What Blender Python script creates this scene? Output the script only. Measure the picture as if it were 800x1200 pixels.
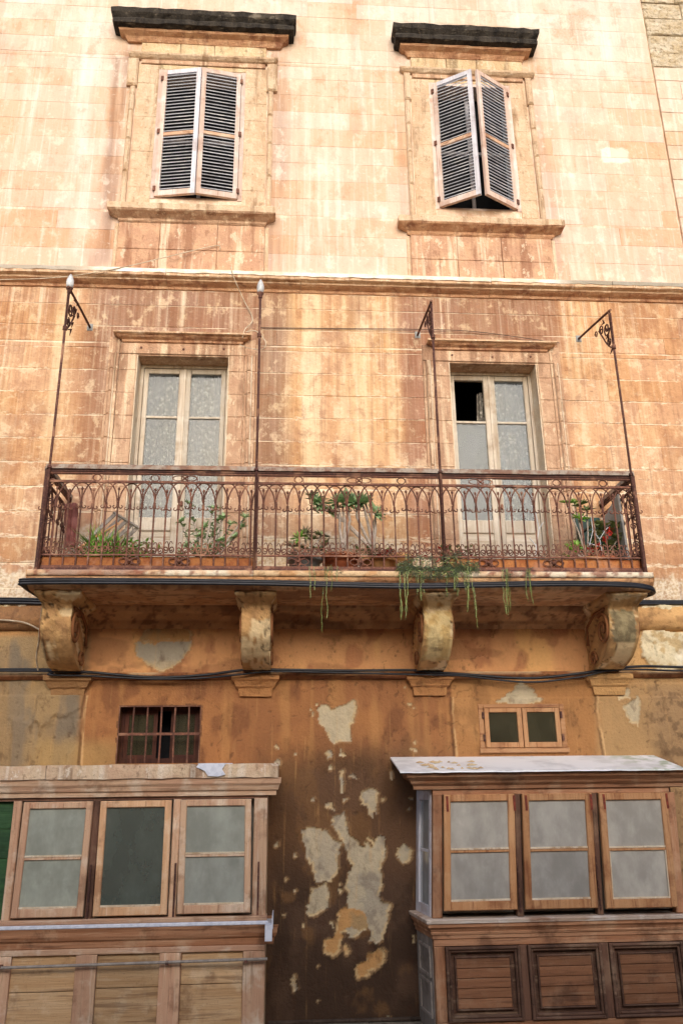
import bpy, bmesh, math, random
import numpy as np
from mathutils import Vector, Matrix
for o in list(bpy.data.objects): bpy.data.objects.remove(o)
S = bpy.context.scene
COL = S.collection
R = math.radians
# ------------------------------------------------------------------ camera, sky, sun, exposure
D = 7.6
def cam_axes(pitch, yaw, roll):
    f = Vector((math.sin(yaw)*math.cos(pitch), math.cos(yaw)*math.cos(pitch), math.sin(pitch)))
    r = Vector((math.cos(yaw), -math.sin(yaw), 0)); u = r.cross(f)
    r2 = math.cos(roll)*r + math.sin(roll)*u; u2 = -math.sin(roll)*r + math.cos(roll)*u
    return r2, u2, f
r2, u2, f_ = cam_axes(.32684, .06751, -.012195)
cd = bpy.data.cameras.new('camera'); cam = bpy.data.objects.new('camera', cd); COL.objects.link(cam)
cam.matrix_world = Matrix(((r2.x, u2.x, -f_.x, 0), (r2.y, u2.y, -f_.y, -D), (r2.z, u2.z, -f_.z, 0), (0, 0, 0, 1)))
cd.sensor_fit = 'VERTICAL'; cd.sensor_height = 36; cd.lens = 36*955.8/1200; cd.clip_end = 500; cd.clip_start = .05
S.camera = cam
W = bpy.data.worlds.new('World'); S.world = W; W.use_nodes = True
wn = W.node_tree; bg = wn.nodes['Background']
sky = wn.nodes.new('ShaderNodeTexSky'); sky.sky_type = 'NISHITA'; sky.sun_disc = False
SUN_EL, SUN_AZ = 24, 178           # azimuth from +Y (north) clockwise: the sun stands over the street behind the viewer
sky.sun_elevation = R(SUN_EL); sky.sun_rotation = R(SUN_AZ); sky.air_density = 1.0; sky.dust_density = 3.0; sky.ozone_density = 1.5
wn.links.new(sky.outputs[0], bg.inputs[0]); bg.inputs[1].default_value = .15
sl = bpy.data.lights.new('sun', 'SUN'); sl.energy = 1.5; sl.angle = R(45); sl.color = (1, .985, .97)
so = bpy.data.objects.new('sun', sl); COL.objects.link(so)
sd = Vector((math.sin(R(SUN_AZ))*math.cos(R(SUN_EL)), math.cos(R(SUN_AZ))*math.cos(R(SUN_EL)), math.sin(R(SUN_EL))))
so.rotation_euler = sd.to_track_quat('Z', 'Y').to_euler(); so.location = (0, -5, 20)
S.view_settings.view_transform = 'Standard'; S.view_settings.look = 'None'
S.view_settings.exposure = 0.36; S.view_settings.gamma = 1
S.cycles.max_bounces = 8; S.cycles.transparent_max_bounces = 12; S.cycles.diffuse_bounces = 5
rnd = random.Random(7)

# ------------------------------------------------------------------ node helpers
def lin(c):
    if isinstance(c, str): c = [int(c[i:i+2], 16) for i in (0, 2, 4)]
    return tuple(((v/255)/12.92 if v/255 <= .04045 else ((v/255+.055)/1.055)**2.4) for v in c)
class NT:
    def __init__(s, name):
        s.m = bpy.data.materials.new(name); s.m.use_nodes = True
        s.t = s.m.node_tree; s.n = s.t.nodes; s.b = s.n['Principled BSDF']; s._pos = None; s._xyz = None
    def add(s, ty, **k):
        n = s.n.new(ty)
        for a, v in k.items(): setattr(n, a, v)
        return n
    def L(s, a, b): s.t.links.new(a, b)
    def put(s, sock, v):
        if hasattr(v, 'default_value') or isinstance(v, bpy.types.NodeSocket): s.L(v, sock)
        else:
            if hasattr(sock.default_value, '__len__') and hasattr(v, '__len__') and len(sock.default_value) == 4 and len(v) == 3: v = (*v, 1)
            sock.default_value = v
    @property
    def pos(s):
        if s._pos is None: s._pos = s.add('ShaderNodeNewGeometry').outputs['Position']
        return s._pos
    @property
    def xyz(s):
        if s._xyz is None:
            n = s.add('ShaderNodeSeparateXYZ'); s.L(s.pos, n.inputs[0]); s._xyz = n.outputs
        return s._xyz
    def math(s, op, a, b=None, c=None, clamp=False):
        n = s.add('ShaderNodeMath', operation=op, use_clamp=clamp); s.put(n.inputs[0], a)
        if b is not None: s.put(n.inputs[1], b)
        if c is not None: s.put(n.inputs[2], c)
        return n.outputs[0]
    def vec(s, scale, off=(0, 0, 0), src=None):
        n = s.add('ShaderNodeMapping'); s.L(src or s.pos, n.inputs[0]); n.inputs['Scale'].default_value = scale; n.inputs['Location'].default_value = off
        return n.outputs[0]
    def noise(s, scale=(1, 1, 1), det=4, rough=.55, off=(0, 0, 0), dist=0, src=None):
        if not hasattr(scale, '__len__'): scale = (scale,)*3
        n = s.add('ShaderNodeTexNoise'); s.L(s.vec(scale, off, src), n.inputs['Vector']); n.inputs['Scale'].default_value = 1
        n.inputs['Detail'].default_value = det; n.inputs['Roughness'].default_value = rough; n.inputs['Distortion'].default_value = dist
        return n.outputs[0]
    def voro(s, scale, feat='F1', off=(0, 0, 0)):
        n = s.add('ShaderNodeTexVoronoi', feature=feat); s.L(s.vec((scale,)*3, off), n.inputs['Vector']); n.inputs['Scale'].default_value = 1
        return n.outputs[0]
    def step(s, v, a, b, lo=0, hi=1):
        n = s.add('ShaderNodeMapRange', interpolation_type='SMOOTHSTEP'); s.put(n.inputs[0], v)
        n.inputs[1].default_value = a; n.inputs[2].default_value = b; n.inputs[3].default_value = lo; n.inputs[4].default_value = hi
        return n.outputs[0]
    def ramp(s, f, stops, interp='LINEAR'):
        n = s.add('ShaderNodeValToRGB'); s.put(n.inputs[0], f); e = n.color_ramp.elements; n.color_ramp.interpolation = interp
        e.remove(e[1]); e[0].position = stops[0][0]; e[0].color = (*stops[0][1], 1)
        for p, c in stops[1:]:
            x = e.new(p); x.color = (*c, 1)
        return n.outputs[0]
    def mix(s, f, a, b, bt='MIX'):
        n = s.add('ShaderNodeMix', data_type='RGBA', blend_type=bt); s.put(n.inputs[0], f); s.put(n.inputs[6], a); s.put(n.inputs[7], b)
        return n.outputs[2]
    def rand(s): return s.add('ShaderNodeObjectInfo').outputs['Random']
    def hsv(s, c, h=.5, sa=1, v=1):
        n = s.add('ShaderNodeHueSaturation'); s.put(n.inputs[0], h); s.put(n.inputs[1], sa); s.put(n.inputs[2], v); s.put(n.inputs[4], c)
        return n.outputs[0]
    def box(s, x0, x1, z0, z1, soft=.06, nz=None, amp=.1):
        """soft-edged region of the wall with a ragged outline"""
        X, Z = s.xyz[0], s.xyz[2]
        if nz is not None:
            d = s.math('MULTIPLY', s.math('SUBTRACT', nz, .5), amp*2); X = s.math('ADD', X, d); Z = s.math('ADD', Z, d)
        a = s.math('MULTIPLY', s.step(X, x0-soft, x0+soft), s.step(X, x1-soft, x1+soft, 1, 0))
        b = s.math('MULTIPLY', s.step(Z, z0-soft, z0+soft), s.step(Z, z1-soft, z1+soft, 1, 0))
        return s.math('MULTIPLY', a, b)
    def fin(s, col, rough=.85, bump=None, bd=.01, bs=.6, spec=.3, metal=0):
        s.put(s.b.inputs['Base Color'], col); s.put(s.b.inputs['Roughness'], rough); s.b.inputs['Specular IOR Level'].default_value = spec
        s.b.inputs['Metallic'].default_value = metal
        if bump is not None:
            n = s.add('ShaderNodeBump'); s.L(bump, n.inputs['Height']); n.inputs['Distance'].default_value = bd; n.inputs['Strength'].default_value = bs
            s.L(n.outputs[0], s.b.inputs['Normal'])
        return s.m
def fX(X, a=-3.5, b=5.0): return (X-a)/(b-a)

# ------------------------------------------------------------------ materials
def stone_upper(name, mortar=False):
    n = NT(name); X, Y, Z = n.xyz[0], n.xyz[1], n.xyz[2]
    big = n.noise((.5, .5, .35), 3); med = n.noise((2.2, 2.2, 1.2), 4, off=(5, 0, 2)); st = n.noise((7, 7, .45), 4, .6); fine = n.noise(38, 4, .65)
    c = n.ramp(n.step(Z, 5.2, 9.6), [(0, lin('ddb48e')), (.35, lin('e0bb98')), (.65, lin('e2c6a8')), (1, lin('e6d2ba'))])
    c = n.mix(n.step(big, .42, .62), c, lin('e0bf9a'))
    c = n.mix(n.math('MULTIPLY', n.step(st, .52, .72), .7), c, lin('f0e2d0'))
    c = n.mix(n.math('MULTIPLY', n.step(med, .5, .72), .5), c, lin('d9a67c'))
    # rain-washed pale runs beside the windows and dark bleed below the hoods
    wob = n.noise((3, 3, .8), 3, off=(1, 1, 1))
    for x0, x1, z0, z1, cc, k in ((-2.12, -1.86, 5.3, 8.4, '9c6f4e', .75), (-.3, -.08, 5.3, 8.5, 'a87a58', .6), (2.86, 3.06, 5.3, 8.4, 'ad8060', .4), (1.2, 1.36, 6.0, 8.5, 'b48763', .45),
                                  (-2.5, -2.2, 5.5, 9.9, 'f2e6d8', .5), (.15, .6, 6.3, 9.9, 'f2e0c8', .5), (3.15, 3.35, 5.3, 8.0, 'f2e2cc', .55), (3.3, 4.3, 8.2, 9.9, 'e8dccb', .55), (3.42, 3.82, 7.35, 7.42, '8a6a4a', .3)):
        f = n.math('MULTIPLY', n.box(x0, x1, z0, z1, .09, wob, .2), n.math('MULTIPLY', n.step(st, .3, .6), k))
        c = n.mix(f, c, lin(cc))
    patch = n.box(3.66, 3.98, 6.98, 7.2, .02, n.noise(14, 3), .06); c = n.mix(n.math('MULTIPLY', patch, .8), c, lin('f6ecd8'))
    bare = n.math('MULTIPLY', n.box(3.3, 3.72, 8.8, 9.35, .09, n.noise(5, 6, .7), .4), .5); c = n.mix(bare, c, n.mix(n.step(fine, .4, .6), lin('c7a877'), lin('b08a52')))
    ox = n.noise((1.6, 1.6, .5), 5, .6, off=(11, 2, 0)); c = n.mix(n.math('MULTIPLY', n.step(ox, .55, .7), .45), c, lin('c9a08c'))
    dr = n.noise((26, 26, .7), 5, .65, off=(0, 9, 3)); c = n.mix(n.math('MULTIPLY', n.step(dr, .56, .74), .35), c, lin('b98058')); c = n.mix(n.math('MULTIPLY', n.step(dr, .44, .3), .45), c, lin('f4e8da'))
    ch = n.noise((8, 8, 15), 6, .72, off=(2, 7, 5)); c = n.mix(n.math('MULTIPLY', n.step(ch, .62, .67), .4), c, lin('b07e58')); c = n.mix(n.math('MULTIPLY', n.step(ch, .39, .34), .5), c, lin('f6ead8'))
    c = n.mix(n.math('MULTIPLY', n.math('MULTIPLY', n.step(Z, 9.0, 9.8), n.step(ox, .4, .6)), .35), c, lin('c9c4c4'))
    mo = n.noise((4.5, 4.5, 3.2), 6, .72, off=(31, 2, 0)); c = n.mix(n.math('MULTIPLY', n.step(mo, .52, .64), .45), c, lin('f8ead2')); c = n.mix(n.math('MULTIPLY', n.step(mo, .47, .36), .4), c, lin('d0996c')); c = n.hsv(c, .495, .84, .88)
    if mortar: c = n.mix(n.math('MULTIPLY', n.step(mo, .45, .6), .6), c, lin('f0e0c8')); c = n.mix(n.math('MULTIPLY', n.step(n.noise(2.3, 3), .6, .72), .6), c, lin('9a7a58')); c = n.mix(bare, c, lin('6d5030'))
    else:
        v = n.math('MULTIPLY_ADD', n.rand(), .12, .94); c = n.hsv(c, .5, n.math('MULTIPLY_ADD', n.rand(), -.4, 1.2), v)
    c = n.mix(n.math('MULTIPLY', n.step(fine, .58, .75), .25), c, lin('b07c52'))
    pit = n.voro(55); h = n.math('ADD', n.math('MULTIPLY', fine, .6), n.math('MULTIPLY', n.step(pit, 0, .25), .25)); h = n.math('ADD', h, n.noise(9, 4))
    return n.fin(c, .9, h, .012, .5)
def stone_mid(name, mortar=False, trim=False):
    n = NT(name); X, Y, Z = n.xyz[0], n.xyz[1], n.xyz[2]
    wob = n.noise((1.5, 1.5, .6), 3); st = n.noise((16, 16, .5), 4, .65); st2 = n.noise((5, 5, .35), 4, .6, off=(9, 2, 0)); fine = n.noise(34, 5, .65); med = n.noise((3, 3, 2.2), 5, .6, off=(3, 3, 3)); big = n.noise(.9, 3, off=(7, 1, 4))
    xd = n.math('MULTIPLY_ADD', n.math('SUBTRACT', wob, .5), .25, X); t = n.math('DIVIDE', n.math('ADD', xd, 3.5), 8.5)
    prof = [(-3.5, 'c98f5c'), (-2.75, 'cf9560'), (-2.35, 'd8a26b'), (-2.05, 'bd8152'), (-1.85, 'a8714b'), (-1.5, 'aa7650'), (-.9, 'a8765a'), (-.45, 'b07a50'), (-.12, 'a9805c'),
            (.08, 'd9a063'), (.16, 'e6c292'), (.3, 'e2b886'), (.4, 'cf9660'), (.62, 'd9a56c'), (.68, 'e6b880'), (.95, 'd9a267'), (1.12, 'dba76f'), (1.2, 'bd7c50'), (1.38, 'b5734b'), (1.6, 'b07650'), (2.3, 'ae7b58'), (2.85, 'bd8154'), (2.98, 'dca46c'), (3.4, 'd69c66'), (5, 'cb8f5c')]
    c = n.ramp(t, [(fX(x), lin(h)) for x, h in prof])
    low = n.step(Z, 2.1, 3.6, 1, 0); c = n.mix(n.math('MULTIPLY', low, .35), c, lin('bf7f50'))
    # the dark bleed that spreads from the string course above the doors
    c = n.mix(n.math('MULTIPLY', n.step(Z, 4.3, 5.0), n.math('MULTIPLY', n.step(st2, .42, .62), .5)), c, lin('96684a'))
    for x0, x1, k in ((.12, .3, .35), (.72, .8, .4), (1.02, 1.1, .4), (.52, .58, .35), (-.02, .02, .3), (3.3, 3.36, .4), (3.02, 3.07, .35), (-2.45, -2.3, .4), (2.05, 2.12, .3), (-1.15, -1.1, .4), (-.62, -.58, .45), (-2.9, -2.84, .3), (-1.62, -1.58, .3), (-.3, -.26, .3)):
        c = n.mix(n.math('MULTIPLY', n.box(x0, x1, 1.9, 5.2, .035, n.noise((2, 2, .9), 4, off=(x0, 0, 0)), .06), n.math('MULTIPLY', n.step(st, .3, .6), k)), c, lin('f6dcae'))
    for x0, x1, k in ((-.98, -.9, .6), (-.42, -.36, .5), (.62, .66, .4), (2.3, 2.38, .6), (1.9, 1.94, .5), (1.18, 1.3, .5), (-2.6, -2.5, .4), (-1.45, -1.4, .5), (3.75, 3.82, .4)):
        c = n.mix(n.math('MULTIPLY', n.box(x0, x1, 3.9, 5.2, .05, n.noise((2, 2, 1.5), 4, off=(x0, 3, 0)), .1), n.math('MULTIPLY', n.step(st, .3, .6), k)), c, lin('a05a34'))
    c = n.mix(n.math('MULTIPLY', n.step(st, .5, .7), .5), c, lin('ecc694'))
    c = n.mix(n.math('MULTIPLY', n.step(st, .46, .3), .35), c, lin('945f3c'))
    c = n.mix(n.math('MULTIPLY', n.step(med, .54, .66), .5), c, lin('a8683f'))
    c = n.mix(n.math('MULTIPLY', n.step(n.noise(6, 5, .7, off=(1, 8, 2)), .6, .68), .6), c, lin('e8c9a0'))
    # lime smeared along the joints
    zz = n.math('FRACT', n.math('DIVIDE', n.math('SUBTRACT', Z, 2.043-.1285), .257))
    dj = n.math('MULTIPLY', n.math('ABSOLUTE', n.math('SUBTRACT', zz, .5)), .257)
    rag = n.noise((9, 9, 26), 5, .7); lim = n.math('ADD', n.math('MULTIPLY', n.math('SUBTRACT', rag, .5), .24), n.step(Z, 1.8, 4.8, .016, -.012))
    lm = n.math('MULTIPLY', n.step(n.math('SUBTRACT', lim, dj), -.003, .006), n.step(Z, 4.0, 4.9, .9, .15))
    c = n.mix(lm, c, lin('f0d6b2'))
    zd = n.math('SUBTRACT', zz, .5); dk = n.math('MULTIPLY', n.math('MULTIPLY', n.step(zd, -.075, -.035), n.step(zd, -.03, .0, 1, 0)), n.step(n.noise((2.6, 2.6, 12), 5, .7, off=(4, 4, 4)), .5, .6))
    c = n.mix(n.math('MULTIPLY', dk, .55), c, lin('8a5535'))
    chip = n.noise((7, 7, 16), 6, .75, off=(2, 7, 5)); c = n.mix(n.math('MULTIPLY', n.step(chip, .6, .66), .55), c, lin('96603c')); c = n.mix(n.math('MULTIPLY', n.step(chip, .4, .35), .5), c, lin('f0d8b4'))
    # bare pale patches near the balcony floor
    nn = n.noise(3.2, 5, .65, off=(2, 2, 9))
    for x0, x1, z1, k in ((-.35, 1.65, 2.28, .9), (2.6, 4.6, 1.95, .9), (-4.2, -2.0, 2.0, .9), (-2.2, -1.6, 2.45, .8), (2.55, 3.3, 2.42, .85)):
        c = n.mix(n.math('MULTIPLY', n.box(x0, x1, 1.0, z1, .05, nn, .35), k), c, n.mix(n.step(fine, .42, .6), lin('efe0c4'), lin('cfae84')))
    dr = n.noise((30, 30, .8), 5, .65, off=(0, 9, 3)); c = n.mix(n.math('MULTIPLY', n.step(dr, .54, .7), .45), c, lin('9a5d3a')); c = n.mix(n.math('MULTIPLY', n.step(dr, .45, .3), .4), c, lin('f0d0a4'))
    gm = n.noise((1.3, 1.3, .8), 5, .65, off=(21, 2, 0)); c = n.mix(n.math('MULTIPLY', n.step(gm, .52, .66), .4), c, lin('a57b62'))
    for x0, x1, z0, k in ((-2.0, -.25, 4.42, .5), (1.3, 2.95, 4.42, .5), (-2.1, -1.85, 2.4, .45), (-.4, -.05, 2.6, .5), (1.15, 1.4, 2.4, .5)): c = n.mix(n.math('MULTIPLY', n.box(x0, x1, z0, 5.2, .12, gm, .35), k), c, n.mix(n.step(dr, .4, .6), lin('aa8068'), lin('8f6449')))
    dp = n.noise((17, 17, .22), 5, .7, off=(3, 1, 40)); fa = n.math('MULTIPLY', n.step(n.math('ADD', Z, n.math('MULTIPLY', n.noise((9, 9, .3), 3), 2.2)), 4.3, 6.3), n.step(n.noise((1.7, 1.7, .3), 3, off=(5, 5, 5)), .4, .6))
    c = n.mix(n.math('MULTIPLY', n.math('MULTIPLY', n.step(dp, .5, .66), fa), .6), c, lin('fae6c6')); c = n.mix(n.math('MULTIPLY', n.math('MULTIPLY', n.step(dp, .47, .36), fa), .45), c, lin('8a5236'))
    mo = n.noise((5, 5, 4), 6, .74, off=(31, 2, 0)); c = n.mix(n.math('MULTIPLY', n.step(mo, .52, .62), .5), c, lin('f2d2a6')); c = n.mix(n.math('MULTIPLY', n.step(mo, .47, .37), .45), c, lin('a66a42')); c = n.hsv(c, .502, .93, .87)
    if mortar: c = n.mix(n.math('MULTIPLY', n.step(n.noise((2.2, 2.2, 9), 5, .7, off=(3, 3, 8)), .42, .58), .7), c, lin('f6e6cc'))
    else:
        v = n.math('MULTIPLY_ADD', n.rand(), .1, .95); c = n.hsv(c, .5, n.math('MULTIPLY_ADD', n.rand(), -.12, 1.0), v)
    c = n.mix(n.math('MULTIPLY', n.step(fine, .56, .74), .3), c, lin('8f5c38'))
    pit = n.voro(48); h = n.math('ADD', n.math('MULTIPLY', fine, .7), n.math('MULTIPLY', n.step(pit, 0, .25), .2)); h = n.math('ADD', h, n.math('MULTIPLY', n.noise((5, 5, 9), 5, .6), 1.6))
    return n.fin(c, .9, h, .016, .7)
def trim(name, a, b, c3, streak='e9cfae', kst=.5):
    n = NT(name); st = n.noise((13, 13, .8), 4, .6); fine = n.noise(36, 5, .65); med = n.noise(4.5, 5, .65, off=(3, 1, 0)); st2 = n.noise((6, 6, 1.0), 4, .6, off=(4, 4, 4))
    c = n.mix(n.step(med, .38, .62), lin(a), lin(b)); c = n.mix(n.math('MULTIPLY', n.step(st2, .52, .66), .8), c, lin(c3)); c = n.mix(n.math('MULTIPLY', n.step(st, .52, .68), kst), c, lin(streak))
    er = n.noise((12, 12, 7), 6, .72, off=(5, 5, 5)); c = n.mix(n.math('MULTIPLY', n.step(er, .59, .64), .55), c, lin(c3)); c = n.mix(n.math('MULTIPLY', n.step(er, .42, .37), .6), c, lin(streak))
    c = n.mix(n.math('MULTIPLY', n.step(fine, .55, .75), .4), c, lin(c3)); c = n.hsv(c, .5, .9, .95)
    h = n.math('ADD', fine, n.math('MULTIPLY', n.noise(8, 4), 1.5)); h = n.math('ADD', h, er); return n.fin(c, .9, h, .016, .8)
M = {}
M['stone_up'] = stone_upper('upper limestone'); M['mortar_up'] = stone_upper('upper mortar', True)
M['stone_mid'] = stone_mid('orange washed limestone'); M['mortar_mid'] = stone_mid('lime mortar', True)
M['trim_up'] = trim('upper trim stone', 'dcbf9c', 'cfac86', '9b7752'); M['trim_apron'] = trim('stained apron stone', 'd2a47c', 'c49370', '9a6544', 'f0d8b8', .75)
M['trim_pale'] = trim('pale patched stone', 'dcc497', 'd0ae80', '8d7351'); M['trim_orange'] = trim('orange moulded stone', 'cf9c6e', 'c28a5e', '925a3c', 'e4bc92', .5)
M['trim_mid'] = trim('architrave stone', 'cba27e', 'bb8f6c', '936a4c', 'ecd0aa', .7); M['string'] = trim('string course stone', 'dbb58c', 'd0a67e', 'a97a54', 'efd6b6', .7)
M['jamb'] = trim('limewashed jamb', 'e3d0b4', 'd9bf9c', 'b28d68', 'f0e4cf', .4)
def m_black():
    n = NT('black lichen crust'); a = n.noise((10, 10, 3), 5, .65); f = n.noise(40, 4, .6); b = n.noise((5, 20, 5), 4, .6, off=(2, 2, 2))
    c = n.mix(n.step(a, .35, .62), lin('211d1a'), lin('3f3932')); c = n.mix(n.math('MULTIPLY', n.step(b, .6, .72), .6), c, lin('8f8576')); c = n.mix(n.math('MULTIPLY', n.step(f, .6, .7), .5), c, lin('75624c'))
    return n.fin(c, .95, n.math('ADD', a, f), .015, .8)
M['black'] = m_black()
def m_limetop():
    n = NT('lime crusted fillet'); a = n.noise((3, 3, 6), 5, .6); X = n.xyz[0]; f = n.noise(40, 4, .6)
    c = n.mix(n.step(a, .42, .6), lin('f6eee2'), lin('e2d0b8')); c = n.mix(n.math('MULTIPLY', n.step(X, 2.7, 3.2), .8), c, lin('8c8577')); c = n.mix(n.math('MULTIPLY', n.step(X, -1.9, -2.4), .7), c, lin('9a9186'))
    c = n.mix(n.math('MULTIPLY', n.step(f, .6, .72), .4), c, lin('8a7a68')); return n.fin(c, .9, f, .01, .6)
M['limetop'] = m_limetop()
def m_rough():
    n = NT('rough bare masonry'); a = n.noise(4, 6, .7); f = n.noise(26, 5, .7); w = n.voro(14); Z = n.xyz[2]
    c = n.mix(n.step(a, .4, .6), lin('ddd0b8'), lin('cbb694')); c = n.mix(n.math('MULTIPLY', n.step(f, .5, .7), n.step(Z, 7.5, 8.8, .25, .9)), c, lin('8d724c')); c = n.mix(n.math('MULTIPLY', n.step(Z, 7.4, 6.6), .6), c, lin('e2c49a'))
    return n.fin(c, .95, n.math('ADD', n.math('MULTIPLY', a, 2), n.math('ADD', f, w)), .04, .9)
M['rough'] = m_rough()
def m_stucco(name='weathered stucco', rnd_tint=False):
    n = NT(name); at = n.add('ShaderNodeVertexColor', layer_name='paint').outputs[0]
    f = n.noise(42, 5, .65); a = n.noise((9, 9, 5), 5, .65); b = n.noise((20, 20, 1.6), 4, .6); sp = n.noise(70, 3, .6, off=(3, 3, 3))
    c = n.hsv(at, .507, .92, n.math('ADD', .74, n.math('MULTIPLY', n.math('ADD', f, a), .27)))
    c = n.mix(n.math('MULTIPLY', n.step(b, .58, .74), .22), c, lin('dca86a')); c = n.mix(n.math('MULTIPLY', n.step(a, .44, .3), .4), c, lin('4a2a14'))
    c = n.mix(n.math('MULTIPLY', n.step(sp, .7, .76), .5), c, lin('c9b08a'))
    return n.fin(c, .82, n.math('ADD', n.math('MULTIPLY', a, 1.6), f), .014, .75, spec=.35)
M['stucco'] = m_stucco()
def wood(name, a, b, c3, ax='Z', pale='d8c0a0', kp=.3, rough=.7):
    n = NT(name); sc = {'Z': (75, 75, 3), 'X': (3, 75, 75), 'N': (18, 18, 18)}[ax]; sc2 = {'Z': (14, 14, .9), 'X': (.9, 14, 14), 'N': (6, 6, 6)}[ax]
    r = n.rand(); off = n.math('MULTIPLY', r, 30); g = n.noise(sc, 4, .6); g2 = n.noise(sc2, 4, .6, off=(3, 5, 1)); bl = n.noise(5, 4, .6)
    c = n.mix(n.step(g2, .36, .64), lin(a), lin(b)); c = n.mix(n.math('MULTIPLY', n.step(g, .5, .72), .28), c, lin(c3)); c = n.mix(n.math('MULTIPLY', n.step(bl, .5, .68), kp), c, lin(pale)); c = n.mix(n.math('MULTIPLY', n.step(n.noise(3.3, 5, .65, off=(7, 7, 7)), .52, .66), .55), c, lin(c3)); c = n.mix(n.math('MULTIPLY', n.step(n.noise(90, 3, .6), .6, .72), .4), c, lin(c3))
    wt = n.noise({'Z': (22, 22, 1.3), 'X': (1.3, 22, 22), 'N': (8, 8, 8)}[ax], 5, .65, off=(9, 4, 2)); c = n.mix(n.math('MULTIPLY', n.step(wt, .56, .68), .55), c, lin(c3)); c = n.mix(n.math('MULTIPLY', n.step(wt, .42, .34), .4), c, lin(pale))
    c = n.hsv(c, .5, 1, n.math('MULTIPLY_ADD', r, .3, .84)); return n.fin(c, rough, n.math('ADD', g, wt), .008, .6)
for ax in 'ZX':
    M['woodL'+ax] = wood('sun bleached pine '+ax, 'c2977a', 'cfab8c', '7a5138', ax, 'e2cfb8', .65)
    M['woodLb'+ax] = wood('dry panel boards '+ax, 'ba946a', 'c8a67e', '6e4c34', ax, 'd4bc9c', .5)
    M['woodR'+ax] = wood('orange brown timber '+ax, '9e6c4c', 'ae8060', '46281a', ax, 'c6a484', .45)
    M['woodRd'+ax] = wood('dark old timber '+ax, '644638', '745342', '2a1a12', ax, 'a08268', .4)
    M['plankR'+ax] = wood('worn panel plank '+ax, '84583c', '946648', '38211a', ax, 'a8866a', .3)
    M['frameR'+ax] = wood('dark panel frame timber '+ax, '5e4234', '6e5040', '2a1a12', ax, 'aa8e74', .4)
    M['sash'+ax] = wood('orange sash timber '+ax, 'bb865a', 'c8966a', '7b4226', ax, 'd2a67a', .4)
    M['shut'+ax] = wood('peeled pink white shutter '+ax, 'd6c2b6', 'cdb2a2', 'a47c66', ax, 'e6dfdc', .5)
    M['shutb'+ax] = wood('bluish white shutter paint '+ax, 'd3d2da', 'c9c6cc', '9c8a86', ax, 'e8e8f0', .4)
    M['sashL'+ax] = wood('fresh pine sash '+ax, 'd0a27a', 'dab28c', '86573a', ax, 'e8d0b2', .4)
    M['door'+ax] = wood('cream door paint '+ax, 'cbc0b0', 'bdae9a', '8e745a', ax, 'dcd6ca', .4)
    M['grey'+ax] = wood('grey weathered board '+ax, '8f857d', '9d9288', '574c45', ax, 'bdb3ab', .4)
M['slat'] = wood('grey white slat', 'b0b1b8', 'a0a1a8', '6b666a', 'X', 'e2dcd8', .4)
M['redbrown'] = wood('red brown frame paint', '50291b', '452318', '22120c', 'Z', '74482f', .25)
M['green'] = wood('green painted board', '2c4c30', '365a34', '1a301c', 'X', '4a6a44', .3)
def plain(name, c, rough=.6, c2=None, sc=12, metal=0, bd=.003, spec=.4):
    n = NT(name); a = n.noise(sc, 4, .6); c = n.mix(n.step(a, .4, .62), lin(c), lin(c2 or c)); return n.fin(c, rough, a, bd, .5, spec, metal)
def m_rust(name, a, b, c3):
    n = NT(name); rv = n.math('MULTIPLY_ADD', n.rand(), .55, .72); f = n.noise(50, 4, .65); g = n.noise(11, 4, .6); c = n.mix(n.step(g, .38, .62), lin(a), lin(b)); c = n.mix(n.math('MULTIPLY', n.step(f, .52, .68), .6), c, lin(c3)); c = n.mix(n.math('MULTIPLY', n.step(n.noise(3.5, 4, .65), .54, .64), .5), c, lin('b08468')); c = n.hsv(c, .5, 1, rv); return n.fin(c, .8, f, .004, .8)
M['iron'] = m_rust('rusted iron', '5c3d33', '70493b', '9c6a50'); M['iron_d'] = m_rust('dark maroon iron', '472c28', '573830', '86604e')
M['handrail'] = m_rust('bleached handrail paint', 'b0a294', '8c6b5a', '6d4032'); M['rustplate'] = m_rust('rust orange board', 'a86c3c', '94562f', '6a3820')
M['rusthinge'] = plain('red rust', '8a3a26', .7, '6a2c1e', 40); M['cable'] = plain('black cable rubber', '17171c', .4, '23232a'); M['wire'] = plain('pale wire', 'cdbfa8', .6, 'a9967e'); M['dwire'] = plain('thin dark wire', '4a3a34', .6)
M['whitemetal'] = plain('white metal strip', 'd8dbe6', .35, 'c6cad8', 20); M['pipe'] = plain('grey galvanised pipe', '8a8078', .5, '9c938a', 25)
M['finial'] = plain('grey white glass bulb', 'b4b6b8', .3, 'd5d8da', 9)
M['terra'] = plain('terracotta', 'c0704a', .85, 'a85a38', 14); M['terra2'] = plain('ochre clay', 'cc9a66', .85, 'b08050', 14); M['redpot'] = plain('red plastic pot', 'b03a30', .5, '962c26', 10)
M['greypot'] = plain('grey pot', '9c9c9a', .8, '868684', 10); M['soil'] = plain('soil', '2c2118', .95, '3a2c20', 40); M['bark'] = plain('grey succulent stem', 'a8988a', .85, 'bdb0a4', 30)
M['redfl'] = plain('red flower', 'b02a22', .6, 'c0392e', 30); M['whitetwig'] = plain('white twig', 'dcdcdc', .6, 'c8ccd0', 20); M['dkgreen'] = plain('dark green plastic', '16332a', .45, '20443a', 9); M['slate'] = plain('slate grey blind', '4a4e52', .9, '3e4246', 4); M['cloth'] = plain('faded maroon cloth', '7a4640', .9, '94605a', 8)
M['greyboard'] = plain('pale grey board', 'b9b6b2', .8, 'a5a19c', 5); M['dark'] = plain('dark room', '121216', .95, '191a20', 2)
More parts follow.
